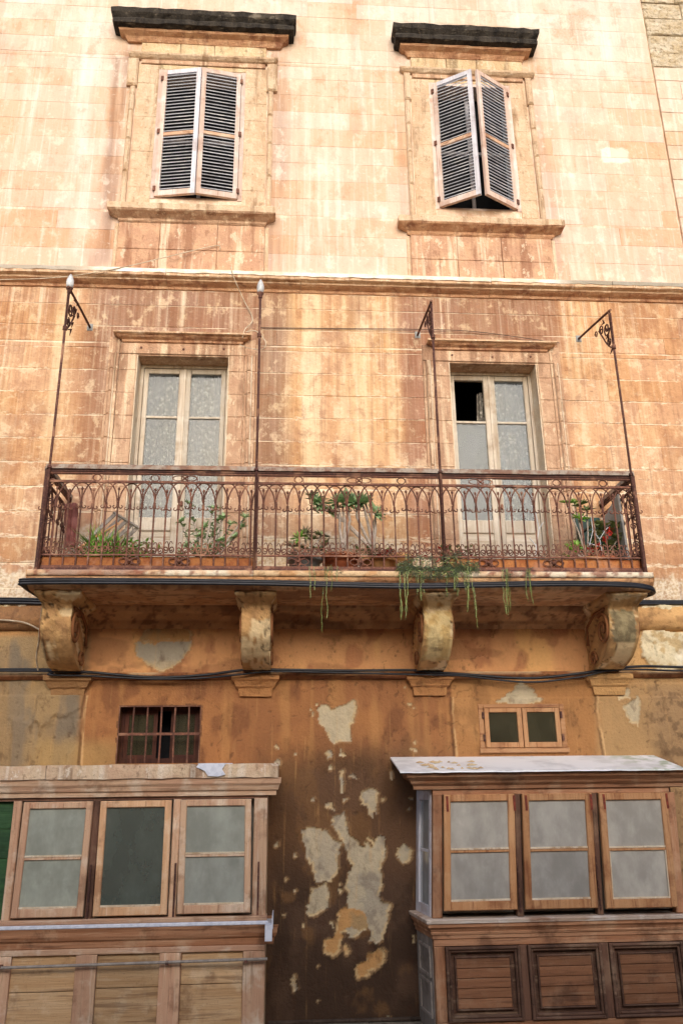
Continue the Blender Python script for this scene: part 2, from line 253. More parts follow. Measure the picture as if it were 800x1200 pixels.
def leafm(name, a, b):
    n = NT(name); c = n.mix(n.rand(), lin(a), lin(b)); g = n.noise(30, 3); c = n.mix(n.step(g, .4, .65), c, lin(b)); n.b.inputs['Subsurface Weight'].default_value = 0
    return n.fin(c, .5, None, spec=.4)
M['leaf'] = leafm('fresh green leaf', '7aaa48', '9ac45c'); M['leafd'] = leafm('dark aeonium leaf', '6e6450', '84925a'); M['leafg'] = leafm('grey green succulent', '94b482', 'b0c898'); M['leaft'] = leafm('trailing sedum', '7d8c74', '9aa68c'); M['leafy'] = leafm('bright sedum tip', '7c8f4a', '93a25c')
def m_glass(name, dust, k, refl=.5, pattern=False):
    n = NT(name); n.n.remove(n.b); out = n.n['Material Output']
    g = n.noise((5, 5, 3), 4, .6); p = n.noise((110, 110, 60), 3, .6) if pattern else g
    d = n.add('ShaderNodeBsdfDiffuse'); sk = n.noise((30, 30, 5), 5, .7, off=(1, 1, 1)); bl = n.noise((9, 9, 7), 6, .75, off=(6, 1, 1)); n.put(d.inputs[0], n.mix(n.math('MAXIMUM', n.math('MULTIPLY', n.step(sk, .54, .8), .25), n.math('MULTIPLY', n.step(bl, .48, .72), .3)), n.mix(n.step(p, .3, .75), lin(dust), lin('5d625a') if pattern else tuple(v*1.12 for v in lin(dust))), tuple(min(1, v*1.5+.02) for v in lin(dust)))); dl = d.inputs[0].links[0].from_socket; n.put(d.inputs[0], n.hsv(dl, .5, n.math('MULTIPLY_ADD', n.rand(), .8, .6), n.math('MULTIPLY_ADD', n.rand(), .45, .78)))
    tr = n.add('ShaderNodeBsdfTransparent'); tr.inputs[0].default_value = (.86, .88, .86, 1)
    gl = n.add('ShaderNodeBsdfGlossy'); gl.inputs['Roughness'].default_value = .06
    bp = n.add('ShaderNodeBump'); n.L(n.noise(3, 2), bp.inputs['Height']); bp.inputs['Distance'].default_value = .01; bp.inputs['Strength'].default_value = .4; n.L(bp.outputs[0], gl.inputs['Normal'])
    m1 = n.add('ShaderNodeMixShader'); n.put(m1.inputs[0], n.math('ADD', k-.12, n.math('MULTIPLY', n.step(g, .3, .7), .24))); n.L(tr.outputs[0], m1.inputs[1]); n.L(d.outputs[0], m1.inputs[2])
    fr = n.add('ShaderNodeFresnel'); fr.inputs[0].default_value = 1.5; m2 = n.add('ShaderNodeMixShader'); n.put(m2.inputs[0], n.math('MULTIPLY', fr.outputs[0], refl*2, clamp=True))
    n.L(m1.outputs[0], m2.inputs[1]); n.L(gl.outputs[0], m2.inputs[2]); n.L(m2.outputs[0], out.inputs[0]); return n.m
M['glass_door'] = m_glass('door glass', '7e8286', .14, .3); M['glassR'] = m_glass('dusty bay glass', 'aba7a0', .8, .9); M['glassL'] = m_glass('grimy bay glass', 'a4a89c', .8, .9); M['glassP'] = m_glass('patterned obscure glass', '5c655c', .8, .9, True); M['glassS'] = m_glass('side pane glass', 'bcc8cc', .8, .8)
M['glass_dk'] = m_glass('dark small window glass', '4c4838', .5, .5)
def m_lace():
    n = NT('lace curtain'); w = n.voro(22); X = n.xyz[0]; f = n.noise((30, 30, 4), 3); c = n.mix(n.step(w, .25, .5), lin('b6b0a4'), lin('7a7268')); c = n.mix(n.math('MULTIPLY', n.step(f, .4, .65), .4), c, lin('6e6a64'))
    n.fin(c, .95); n.put(n.b.inputs['Alpha'], n.step(w, .15, .5, .96, .72)); return n.m
M['lace'] = m_lace(); M['curtain'] = plain('grey beige curtain', 'a39b90', .95, '948c82', 4)
M['pave'] = trim('pavement stone', '8f8474', '7f7466', '4c443a', 'a89d8e', .2); M['road'] = plain('worn asphalt', '857a6c', .95, '74695c', 6)
M['opp'] = trim('opposite limestone', 'c79c6c', 'b98a5c', '8a6240', 'e0c29a', .4)

# ------------------------------------------------------------------ object helpers
def link(o, parent=None): COL.objects.link(o); o.parent = parent; return o
def thing(name, label, cat, loc=(0, 0, 0), group=None):
    o = bpy.data.objects.new(name, None); o.empty_display_size = .1; o.location = loc; COL.objects.link(o); o['label'] = label; o['category'] = cat
    if group: o['group'] = group
    return o
class MB:
    def __init__(s): s.v = []; s.f = []; s.mi = []
    def add(s, vs, fs, m=0):
        b = len(s.v); s.v += [tuple(v) for v in vs]; s.f += [tuple(b+i for i in f) for f in fs]; s.mi += [m]*len(fs); return s
    def box(s, x0, x1, y0, y1, z0, z1, ch=0, j=0, m=0):
        """ch = chamfer on the four front edges (front is the -Y side)"""
        q = lambda a: a+rnd.uniform(-j, j) if j else a
        if ch == 0:
            vs = [(q(x), q(y), q(z)) for y in (y0, y1) for x, z in ((x0, z0), (x1, z0), (x1, z1), (x0, z1))]
            return s.add(vs, [(0, 1, 2, 3), (7, 6, 5, 4), (4, 5, 1, 0), (5, 6, 2, 1), (6, 7, 3, 2), (7, 4, 0, 3)], m)
        r = [(x0+ch, y0, z0+ch), (x1-ch, y0, z0+ch), (x1-ch, y0, z1-ch), (x0+ch, y0, z1-ch)]; r = [(q(a), q(b), q(c)) for a, b, c in r]
        vs = r+[(x0, y0+ch, z0), (x1, y0+ch, z0), (x1, y0+ch, z1), (x0, y0+ch, z1), (x0, y1, z0), (x1, y1, z0), (x1, y1, z1), (x0, y1, z1)]
        fs = [(0, 1, 2, 3), (11, 10, 9, 8)]
        for a, b in ((0, 4), (4, 8)):
            for k in range(4): fs.append((a+(k+1) % 4, a+k, b+k, b+(k+1) % 4))
        return s.add(vs, fs, m)
    def tube(s, pts, r, n=6, cap=True, m=0):
        pts = [Vector(p) for p in pts]; rs = r if hasattr(r, '__len__') else [r]*len(pts); b = len(s.v); up = Vector((.13, .31, 1)).normalized(); prev = None
        for i, p in enumerate(pts):
            t = (pts[min(i+1, len(pts)-1)]-pts[max(i-1, 0)]).normalized()
            if prev is None: prev = t.cross(up if abs(t.dot(up)) < .95 else Vector((1, 0, 0))).normalized()
            a = (prev-t*prev.dot(t)).normalized(); c = t.cross(a); prev = a
            for k in range(n):
                w = 2*math.pi*(k+.5)/n; s.v.append(tuple(p+(a*math.cos(w)+c*math.sin(w))*rs[i]))
        for i in range(len(pts)-1):
            for k in range(n): s.f.append((b+i*n+k, b+i*n+(k+1) % n, b+(i+1)*n+(k+1) % n, b+(i+1)*n+k)); s.mi.append(m)
        if cap:
            s.f.append(tuple(b+k for k in reversed(range(n)))); s.f.append(tuple(b+(len(pts)-1)*n+k for k in range(n))); s.mi += [m, m]
        return s
    def lathe(s, c, prof, n=14, m=0):
        b = len(s.v)
        for r, z in prof:
            for k in range(n): w = 2*math.pi*k/n; s.v.append((c[0]+r*math.cos(w), c[1]+r*math.sin(w), c[2]+z))
        for i in range(len(prof)-1):
            for k in range(n): s.f.append((b+i*n+k, b+i*n+(k+1) % n, b+(i+1)*n+(k+1) % n, b+(i+1)*n+k)); s.mi.append(m)
        s.f.append(tuple(b+k for k in reversed(range(n)))); s.f.append(tuple(b+(len(prof)-1)*n+k for k in range(n))); s.mi += [m, m]
        return s
    def cornice(s, x0, x1, prof, y=0, seg=.12, j=0, m=None):
        """moulding along X with mitred returns; prof = [(projection, z)...] bottom to top; m = list of material index per profile edge"""
        nx = max(2, int((x1-x0)/seg)); b = len(s.v); P = len(prof)
        cols = []
        def col(fx, fy):
            i0 = len(s.v)
            for k, (p, z) in enumerate(prof):
                X, Y = fx(p), fy(p)
                s.v.append((X, Y+rnd.uniform(-j, j)*(Y < y-1e-6), z+rnd.uniform(-j, j)*(Y < y-1e-6)))
            cols.append(i0)
        col(lambda p: x0-p, lambda p: y)
        for i in range(nx+1):
            t = i/nx; col(lambda p, t=t: (x0-p)+(x1-x0+2*p)*t, lambda p: y-p)
        col(lambda p: x1+p, lambda p: y)
        for a, c in zip(cols[:-1], cols[1:]):
            for k in range(P-1): s.f.append((a+k, c+k, c+k+1, a+k+1)); s.mi.append(m[k] if m else 0)
        for e in (0, P-1):
            idx = [c+e for c in cols]; s.f.append(tuple(idx if e else idx[::-1])); s.mi.append(m[0 if e == 0 else -1] if m else 0)
        return s
    def spiral(s, c, r0, r1, a0, a1, rad, n=14, seg=4, plane='XZ', sx=1):
        pts = []
        for i in range(n+1):
            t = i/n; a = a0+(a1-a0)*t; r = r0+(r1-r0)*t; u, v = r*math.cos(a)*sx, r*math.sin(a)
            pts.append((c[0]+u, c[1], c[2]+v) if plane == 'XZ' else (c[0], c[1]+u, c[2]+v))
        return s.tube(pts, rad, seg)
    def mesh(s, name, mats, smooth=False):
        me = bpy.data.meshes.new(name); me.from_pydata(s.v, [], s.f); me.update()
        for m in (mats if isinstance(mats, (list, tuple)) else [mats]): me.materials.append(M[m] if isinstance(m, str) else m)
        me.polygons.foreach_set('material_index', s.mi)
        if smooth: me.polygons.foreach_set('use_smooth', [True]*len(me.polygons))
        return me
    def build(s, name, mats, parent=None, smooth=False, loc=None, label=None):
        o = link(bpy.data.objects.new(name, s.mesh(name, mats, smooth)), parent)
        if loc: o.location = loc
        if label: o['label'] = label
        return o
def tag(o, label, cat, group=None, kind=None):
    if label: o['label'] = label
    if cat: o['category'] = cat
    if group: o['group'] = group
    if kind: o['kind'] = kind
    return o
def rects_minus(x0, x1, z0, z1, holes):
    xs = sorted({x0, x1, *[min(max(h[i], x0), x1) for h in holes for i in (0, 1)]}); zs = sorted({z0, z1, *[min(max(h[i], z0), z1) for h in holes for i in (2, 3)]})
    out = []
    for a, b in zip(zs[:-1], zs[1:]):
        run = None
        for c, d in zip(xs[:-1], xs[1:]):
            mx, mz = (c+d)/2, (a+b)/2
            solid = not any(h[0] < mx < h[1] and h[2] < mz < h[3] for h in holes)
            if solid: run = [c if run is None else run[0], d]
            if (not solid or d == xs[-1]) and run: out.append((run[0], run[1], a, b)); run = None
    return out
def blocks(parent, mat, courses, x0, x1, holes, lmin, lmax, gap=.004, gapx=.001, ch=.005, proud=.004, back=.06, seed=1):
    r = random.Random(seed); cnt = 0
    for k, (za, zb) in enumerate(zip(courses[:-1], courses[1:])):
        x = x0-r.uniform(0, lmax); joints = []
        while x < x1: joints.append(x); x += r.uniform(lmin, lmax)
        joints.append(x)
        for ra in rects_minus(x0, x1, za, zb, holes):
            js = [ra[0]]+[q for q in joints if ra[0]+.14 < q < ra[1]-.14]+[ra[1]]
            for a, b in zip(js[:-1], js[1:]):
                if b-a < .03 or ra[3]-ra[2] < .02: continue
                if rnd.random() < .07 and b-a > .6:
                    mm = (a+b)/2; parts = ((a, mm), (mm, b))
                else: parts = ((a, b),)
                for a2, b2 in parts:
                    m = MB(); m.box(a2+gapx, b2-gapx, -.006-r.uniform(0, proud), back, ra[2]+gap, ra[3]-gap, ch, .0015); m.build('stone_block', mat, parent); cnt += 1
    return cnt
def core(parent, mat, x0, x1, z0, z1, holes, y0=.006, y1=.4, name='mortar_bed'):
    m = MB()
    for a, b, c, d in rects_minus(x0, x1, z0, z1, holes): m.box(a, b, y0, y1, c, d)
    return m.build(name, mat, parent)

# ------------------------------------------------------------------ ground and far side of the street
GZ = -1.80
m = MB(); m.box(-60, 60, -60, 60, GZ-.6, GZ-.14); tag(m.build('street', 'road'), None, None, None, 'structure')
m = MB()
tag(link(bpy.data.objects.new('pavement', None)), None, None, None, 'structure')
pv = COL.objects['pavement']
x = -6.0; i = 0
for row, (ya, yb) in enumerate(((-.55, .0), (-1.1, -.55))):
    x = -6.0-rnd.uniform(0, .5)
    while x < 7:
        w = rnd.uniform(.6, 1.0); m = MB(); m.box(x+.004, x+w-.004, ya+.004, yb-.004, GZ-.14, GZ-rnd.uniform(0, .004)); m.build('paving_slab', 'pave', pv); x += w
m = MB(); m.box(-6.4, 8, -1.25, -1.104, GZ-.14, GZ); m.build('kerb', 'pave', pv)
opp = thing('added_opposite_house', 'plain limestone house across the street, unseen behind the viewer, added to shape the light', 'house', (0, -9.6, GZ))
oy0, oy1 = -14, -9.6
ow = [(x, x+1.1, z, z+1.9) for x in (-9, -5.6, -2.2, 1.2, 4.6, 8) for z in (2.0, )]+[(x, x+1.1, -1.7, .9) for x in (-5.6, 1.2, 8)]
OH = 3.4  # height of the unseen added house, set for the light reaching the facade
m = MB()
for a, b, c, d in rects_minus(-13, 13, GZ, OH, ow): m.box(a, b, oy1-.4, oy1, c, d)
m.box(-13, 13, oy0, oy1-.4, OH-.3, OH); m.box(-13, -12.6, oy0, oy1-.4, GZ, OH-.3); m.box(12.6, 13, oy0, oy1-.4, GZ, OH-.3); m.box(-13, 13, oy0-.3, oy0, GZ, OH)
w_ = m.build('wall', 'opp', opp); w_.location = (0, 9.6, -GZ)
for a, b, c, d in ow:
    m = MB(); m.box(a, b, oy1-.32, oy1-.25, c, d, 0); o = m.build('window', 'greenbrown' if 0 else 'redbrown', opp); o.location = (0, 9.6, -GZ)
m = MB(); m.box(-13, 13, oy1, oy1+.15, OH-.5, OH-.3); o = m.build('roof_ledge', 'opp', opp); o.location = (0, 9.6, -GZ)

# ------------------------------------------------------------------ upper wall
XL, XR = -4.6, 4.45
W1 = (-1.58, -.565, 6.245, 8.10); W2 = (1.63, 2.62, 6.23, 8.08)
TOPZ = 5.565+.2485*19
up = thing('upper_wall', 'pale peach limestone block wall above the string course', 'wall', (0, 0, 5.26))
def fixp(o0):   # children were modelled in world coordinates: cancel the parent's offset
    for c in o0.children: c.location = c.location-o0.location
h_up = [(-1.885, -.25, 6.08, 8.28), (1.335, 2.885, 6.05, 8.24), (-1.885, -.30, 5.26, 6.08), (1.32, 2.92, 5.26, 6.05)]
cu = [5.26, 5.565]+[5.565+.2485*k for k in range(1, 20)]
n1 = blocks(up, 'stone_up', cu, XL, XR, h_up, .55, 1.0, gap=.0012, gapx=.0006, ch=.002, proud=.0015, seed=3)
core(up, 'mortar_up', XL, XR, 5.26, TOPZ, [W1, W2], -.0042)
fixp(up)
nb = thing('neighbour_wall', 'rough bare masonry pier at the top right beyond the joint', 'wall', (4.5, 0, 5.26))
z = 5.26; rr = random.Random(5)
while z < TOPZ-.1:
    h = rr.uniform(.2, .3); x = 4.48
    while x < 6.2:
        w = rr.uniform(.3, .6); m = MB(); m.box(x+.003, x+w-.003, -rr.uniform(-.02, .01) if z > 8.35 else -rr.uniform(0, .006), .2, z+.003, min(z+h, TOPZ)-.003, .012 if z > 8.35 else .004, .008 if z > 8.35 else .002); m.build('stone_block', 'rough' if z > 8.35 else 'stone_up', nb); x += w
    z += h
m = MB(); m.box(4.455, 6.3, .03, .4, 5.26, TOPZ); m.build('mortar_bed', 'mortar_up', nb); fixp(nb)

# window surrounds
def surround(which, X0, X1, zt, ear, hx0, hx1, hz, sx0, sx1, sz, ax0, ax1, label):
    t = thing('window_surround', label, 'window surround', (X0, 0, 5.3), 'carved surrounds of the two shuttered windows')
    ox0, ox1, oz0, oz1 = (W1 if which == 0 else W2)
    # hood: black crusted cornice over an orange moulding
    m = MB(); m.cornice(hx0+.23, hx1-.23, [(.04, hz-.33), (.06, hz-.30), (.075, hz-.275), (.13, hz-.25), (.14, hz-.225)], 0, .1, .004)
    m.build('hood_bed_moulding', 'trim_orange', t)
    m = MB(); m.cornice(hx0+.23, hx1-.23, [(.14, hz-.2245), (.2, hz-.21), (.205, hz-.155), (.185, hz-.12), (.225, hz-.075), (.23, hz-.012), (.225, hz)], 0, .07, .007); m.build('hood', 'black', t)
    # frieze stones
    xs = [X0+.09, X0+.09+(X1-X0)*.28, X0+.09+(X1-X0)*.52, X1-.09]
    for a, b in zip(xs[:-1], xs[1:]):
        m = MB(); m.box(a+.003, b-.003, -.035, .05, zt+.002, hz-.332, .006, .004); m.build('frieze_stone', 'trim_pale', t)
    # outer moulded frame with ears
    ez = zt-.47; e = .05 if ear else 0
    m = MB(); m.cornice(X0+.03, X1-.03, [(.03, zt-.055), (.05, zt-.045), (.075, zt-.02), (.08, zt)], 0, .1, .003); m.build('architrave_top', 'trim_up', t)
    m = MB(); m.box(X0+.1, X1-.1, -.03, 0, zt-.115, zt-.057, .004, .003); m.build('architrave_fillet', 'trim_mid', t)
    for sgn, xo in ((1, X0), (-1, X1)):
        a, b = sorted((xo-sgn*e*.9, xo+sgn*.075)); m = MB(); m.box(a, b, -.06, .02, ez, zt-.058, .02, .004); m.build('architrave_ear', 'trim_up', t)
        zz = ez-.002; k = 0
        while zz > sz+.03:
            z2 = max(zz-.36-.05*k, sz+.005)
            if z2-sz < .1: z2 = sz+.005
            a, b = sorted((xo+sgn*.0, xo+sgn*.06)); m = MB(); m.box(a, b, -.05, .02, z2, zz-.003, .018, .003); m.build('architrave_moulding', 'trim_up', t); zz = z2; k += 1
        # flat jamb stones between moulding and opening
        zz = zt-.118; oe = ox0 if sgn == 1 else ox1; sc = [zt-.118]+[v for v in [5.565+.2485*q+.08 for q in range(12, 0, -1)] if sz+.1 < v < zt-.2]+[sz+.005]
        for z1, z2 in zip(sc[:-1], sc[1:]):
            a, b = sorted((xo+sgn*.077, oe)); w = rnd.uniform(.4, .6)*(b-a)+a
            for q0, q1 in (((a, b),) if rnd.random() < .4 else ((a, w), (w, b))):
                m = MB(); m.box(q0+.0004, q1-.0004, -.012-rnd.uniform(0, .003), .05, z2+.0004, z1-.0004, .002, .0015); m.build('jamb_stone', 'trim_up', t)
    m = MB(); m.box(ox0, ox1, -.013, .05, oz1+.002, zt-.118, .005, .003); m.build('lintel_stone', 'trim_pale', t)
    # sill and apron
    m = MB(); m.cornice(sx0+.15, sx1-.15, [(.03, sz-.18), (.045, sz-.165), (.05, sz-.14), (.1, sz-.115), (.135, sz-.1), (.15, sz-.085), (.15, sz-.012), (.14, sz)], 0, .1, .004, [0, 0, 0, 0, 0, 1, 1]); m.build('sill', ['trim_orange' if which else 'trim_mid', 'trim_up'], t)
    az0 = 5.262; za = sz-.182
    xs = [ax0, ax0+(ax1-ax0)*rnd.uniform(.28, .36), ax0+(ax1-ax0)*rnd.uniform(.6, .7), ax1]
    for a, b in zip(xs[:-1], xs[1:]):
        for c, d in ((az0, (az0+za)/2-.02), ((az0+za)/2-.02, za)):
            m = MB(); m.box(a+.002, b-.002, -.03-rnd.uniform(0, .003), .04, c+.002, d-.002, .005, .003); m.build('apron_stone', 'trim_apron', t)
    for a, b in ((ax0-.045, ax0-.002), (ax1+.002, ax1+.045)):
        m = MB(); m.box(a, b, -.018, .04, az0, za, .01, .003); m.build('apron_edge', 'trim_up', t)
    fixp(t)
surround(0, -1.90, -.235, 8.285, True, -2.16, .03, 8.81, -2.0, -.18, 6.085, -1.885, -.30, 'weathered stone surround with black hood around the left shuttered window')
surround(1, 1.33, 2.89, 8.245, False, 1.195, 2.99, 8.77, 1.18, 3.055, 6.035, 1.32, 2.92, 'weathered stone surround with black hood around the right shuttered window')

# shuttered windows
def shutter_win(op, tipy, gapc, label, blue):
    x0, x1, z0, z1 = op; t = thing('shuttered_window', label, 'window', ((x0+x1)/2, .05, z0), 'upper windows with louvred shutters')
    m = MB(); m.box(x0, x0+.045, -.012, .07, z0, z1); m.box(x1-.045, x1, -.012, .07, z0, z1); m.box(x0+.045, x1-.045, -.01, .07, z1-.04, z1); m.box(x0+.045, x1-.045, .0, .07, z0, z0+.03)
    m.build('window_frame', 'shutZ', t)
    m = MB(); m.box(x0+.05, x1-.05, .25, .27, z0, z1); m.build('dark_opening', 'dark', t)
    m = MB(); m.box((x0+x1)/2-.02, (x0+x1)/2+.02, .17, .2, z0, z1); m.box(x0+.046, x1-.046, .17, .199, z0+.95, z0+.99); m.build('inner_casement', 'shutbZ', t)
    for sgn, hx in ((1, x0+.052), (-1, x1-.052)):
        half = (x1-x0)/2-.052-gapc; L = math.hypot(half, tipy); ang = math.atan2(tipy, half)
        bz0, bz1 = .02, z1-z0-.035; ma = 'shutbZ' if sgn == blue else 'shutZ'
        q = MB(); st = .052; th = .035
        def bx(a, b, c, d, mm=0, y0=-th/2, y1=th/2):
            a, b = (a, b) if sgn == 1 else (-b, -a); q.box(a, b, y0, y1, c, d, 0, 0, mm)
        bx(0, st, bz0, bz1); bx(L-st, L, bz0, bz1, 1); bx(st, L-st, bz0, bz0+.07); bx(st, L-st, bz1-.06, bz1, 1 if sgn == 1 else 0); mid = bz0+(bz1-bz0)*.475; bx(st, L-st, mid-.02, mid+.025, 2)
        o = q.build('shutter', ['shutZ', ma, 'woodLX'], t); o.location = (hx, -.01, z0); o.rotation_euler = (0, 0, -ang*sgn)
        sm = MB(); a, b = (st, L-st) if sgn == 1 else (-(L-st), -st)
        vs = [(a, -.016, -.012), (b, -.016, -.012), (b, -.018, -.001), (a, -.018, -.001), (a, .012, .016), (b, .012, .016), (b, .012, .022), (a, .012, .022)]
        sm.add(vs, [(0, 1, 2, 3), (7, 6, 5, 4), (0, 4, 5, 1), (3, 2, 6, 7), (0, 3, 7, 4), (1, 5, 6, 2)]); me = sm.mesh('slat', 'slat')
        for lo, hi, nn in ((bz0+.07, mid-.02, 17), (mid+.025, bz1-.06, 18)):
            for k in range(nn):
                s = link(bpy.data.objects.new('slat', me), o); s.location = (0, 0, lo+(hi-lo)*(k+.5)/nn); s.rotation_euler = (rnd.uniform(-.05, .05), rnd.uniform(-.006, .006), 0)
        hm = MB()
        for zz in (.12, (bz0+bz1)/2, bz1-.12): hm.box(-.02 if sgn == 1 else -.012, .012 if sgn == 1 else .02, -.03, -.018, zz-.03, zz+.03)
        hm.build('hinge', 'iron', o)
    fixp(t)
shutter_win(W1, .075, .004, 'left louvred shutter pair nearly closed, under the left black hood', 1)
shutter_win(W2, .24, .028, 'right louvred shutter pair standing ajar with a dark gap between its leaves', 1)

# ------------------------------------------------------------------ string course
sc = thing('string_course', 'long stone string course with pale crusted top edge between the storeys', 'cornice', (0, 0, 5.06))
prof = [(0, 5.065), (.02, 5.07), (.03, 5.095), (.07, 5.11), (.1, 5.125), (.105, 5.14), (.14, 5.15), (.15, 5.155), (.15, 5.2)]
xs = [-4.6, -3.2, -1.32, .1, 2.16, 3.5, 5.2]
for a, b in zip(xs[:-1], xs[1:]):
    n = max(3, int((b-a)/.1)); m = MB(); P = len(prof); off = rnd.uniform(-.003, .003)
    for i in range(n+1):
        X = a+.002+(b-a-.004)*i/n
        for p, z in prof: m.v.append((X, -p+off+rnd.uniform(-.003, .003), z+rnd.uniform(-.003, .003)))
        m.v.append((X, .03, 5.2))
    P += 1
    for i in range(n):
        for k in range(P-1): m.f.append((i*P+k, (i+1)*P+k, (i+1)*P+k+1, i*P+k+1)); m.mi.append(1 if k < 4 else 0)
    m.f += [tuple(range(P))[::-1], tuple(n*P+k for k in range(P))]; m.mi += [0, 0]
    m.build('moulding_stone', ['string', 'trim_orange'], sc)
    m = MB(); N = max(3, int((b-a)/.06))
    for i in range(N+1):
        X = a+.002+(b-a-.004)*i/N; q = rnd.uniform(-.004, .004); q2 = rnd.uniform(0, .006)
        m.v += [(X, -.158+q, 5.19-q2*2), (X, -.163+q, 5.226), (X, -.1, 5.236), (X, .0, 5.258), (X, 0, 5.19)]
    for i in range(N):
        for k in range(5): m.f.append((i*5+k, (i+1)*5+k, (i+1)*5+(k+1) % 5, i*5+(k+1) % 5)); m.mi.append(0)
    m.f += [(4, 3, 2, 1, 0), tuple(N*5+k for k in range(5))]; m.mi += [0, 0]; m.build('top_fillet', 'limetop', sc)
fixp(sc)

# ------------------------------------------------------------------ middle wall with the two balcony doors
D1 = (-1.585, -.635, 1.70, 4.285); D2 = (1.668, 2.615, 1.70, 4.275)
mid = thing('middle_wall', 'orange washed limestone block wall behind the balcony', 'wall', (0, 0, 1.66))
h_mid = [(-1.875, -.365, 1.66, 4.42), (1.39, 2.875, 1.66, 4.41)]
cm = [1.66, 1.80]+[2.043+.257*k for k in range(0, 12)]+[5.062]
blocks(mid, 'stone_mid', cm, XL, 5.6, h_mid, .55, 1.1, gap=.0042, gapx=.0008, ch=.003, proud=.003, seed=9)
core(mid, 'mortar_mid', XL, 5.6, 1.66, 5.26, [D1, D2], -.0028)
fixp(mid)
def door_surround(op, ox0, ox1, hz, label):
    x0, x1, z0, z1 = op; t = thing('door_surround', label, 'door surround', (x0, 0, 1.7), 'moulded stone door surrounds on the balcony')
    m = MB(); m.cornice(ox0+.17, ox1-.17, [(.02, hz-.085), (.035, hz-.08), (.04, hz-.06), (.075, hz-.045), (.09, hz-.03), (.1, hz-.025), (.12, hz-.02), (.12, hz-.003), (.1, hz+.004)], 0, .1, .003, [0]*5+[1]*3); m.build('hood_moulding', ['trim_orange', 'string'], t)
    m = MB(); m.box(ox0+.115, ox1-.115, -.02, .03, z1+.002, hz-.087, .006, .002); m.build('lintel_stone', 'trim_mid', t)
    cz = [1.745]+[2.043+.257*k for k in range(0, 9)]+[z1]
    for za, zb in zip(cz[:-1], cz[1:]):
        for a, b, mo in ((ox0+.115, x0, 0), (x1, ox1-.115, 0), (ox0, ox0+.112, 1), (ox1-.112, ox1, 1)):
            if mo:
                m = MB(); m.box(a, a+.03, -.02, .03, za+.0012, zb-.0012, .006, .002); m.box(a+.032, a+.07, -.05, .03, za+.0012, zb-.0012, .012, .004); m.box(a+.082, b, -.03, .03, za+.0012, zb-.0012, .006, .002); m.box(a+.0705, a+.0815, -.036, .03, za+.0012, zb-.0012, .003, .002, 1); m.box(a+.0302, a+.0318, -.026, .03, za+.0012, zb-.0012, 0, 0, 1); m.build('moulding_stone', ['trim_mid', 'jamb'], t)
            else:
                m = MB(); m.box(a+.002, b-(.0 if a < x0 else .002), -.014-rnd.uniform(0, .005), .05, za+.0015, zb-.0015, .004, .003); m.build('architrave_stone', 'trim_mid', t)
    for a, b in ((ox0, ox0+.112), (ox1-.112, ox1)):
        m = MB(); m.box(a, b, -.018, .03, z1+.003, hz-.02, .006, .002); m.build('architrave_stone', 'trim_mid', t)
    for a, b in ((x0-.001, x0+.012), (x1-.012, x1+.001)):
        m = MB(); m.box(a, b, -.006, .2, 1.745, z1, .003); m.build('jamb_lining', 'jamb', t)
    m = MB(); m.box(x0+.013, x1-.013, -.004, .2, z1-.012, z1+.001, .003); m.build('soffit_lining', 'trim_mid', t)
    m = MB(); m.box(x0, x1, -.04, .42, 1.69, 1.748); m.build('threshold', 'jamb', t)
    plug(t, [(x0+.04, z1+.07), ((x0+x1)/2, z1+.06), (x1-.06, z1+.075)])
    fixp(t)
def plug(parent, pts):
    for x, z in pts: m = MB(); m.lathe((0, 0, 0), [(.004, 0), (.012, .004), (.012, .012), (.003, .014)], 7); o = m.build('iron_plug', 'iron_d', parent); o.location = (x, -.018, z); o.rotation_euler = (R(90), 0, 0)
door_surround(D1, -1.875, -.365, 4.50, 'moulded stone surround of the left balcony door')
door_surround(D2, 1.39, 2.875, 4.49, 'moulded stone surround of the right balcony door')
def wavy(x0, x1, z0, z1, y, amp, nw, mat, name, parent, skew=0, skew2=0):
    n = 40; m = MB(); ph = rnd.uniform(0, 6)
    for i in range(n+1):
        t = i/n
        for z, k in ((z0, 0), ((z0+z1)/2, 1), (z1, 2)):
            X = x0+(x1-x0)*t+(skew2 if k == 0 else (skew2*.4 if k == 1 else 0))*(1-t)+(skew if k == 0 else skew*.4 if k == 1 else 0)*t
            m.v.append((X, y+amp*math.sin(t*nw*6.283+ph+.4*k)+amp*.4*math.sin(t*nw*2.7*6.283), z))
    for i in range(n):
        for k in range(2): m.f.append((i*3+k, (i+1)*3+k, (i+1)*3+k+1, i*3+k+1)); m.mi.append(0)
    return m.build(name, mat, parent, True)
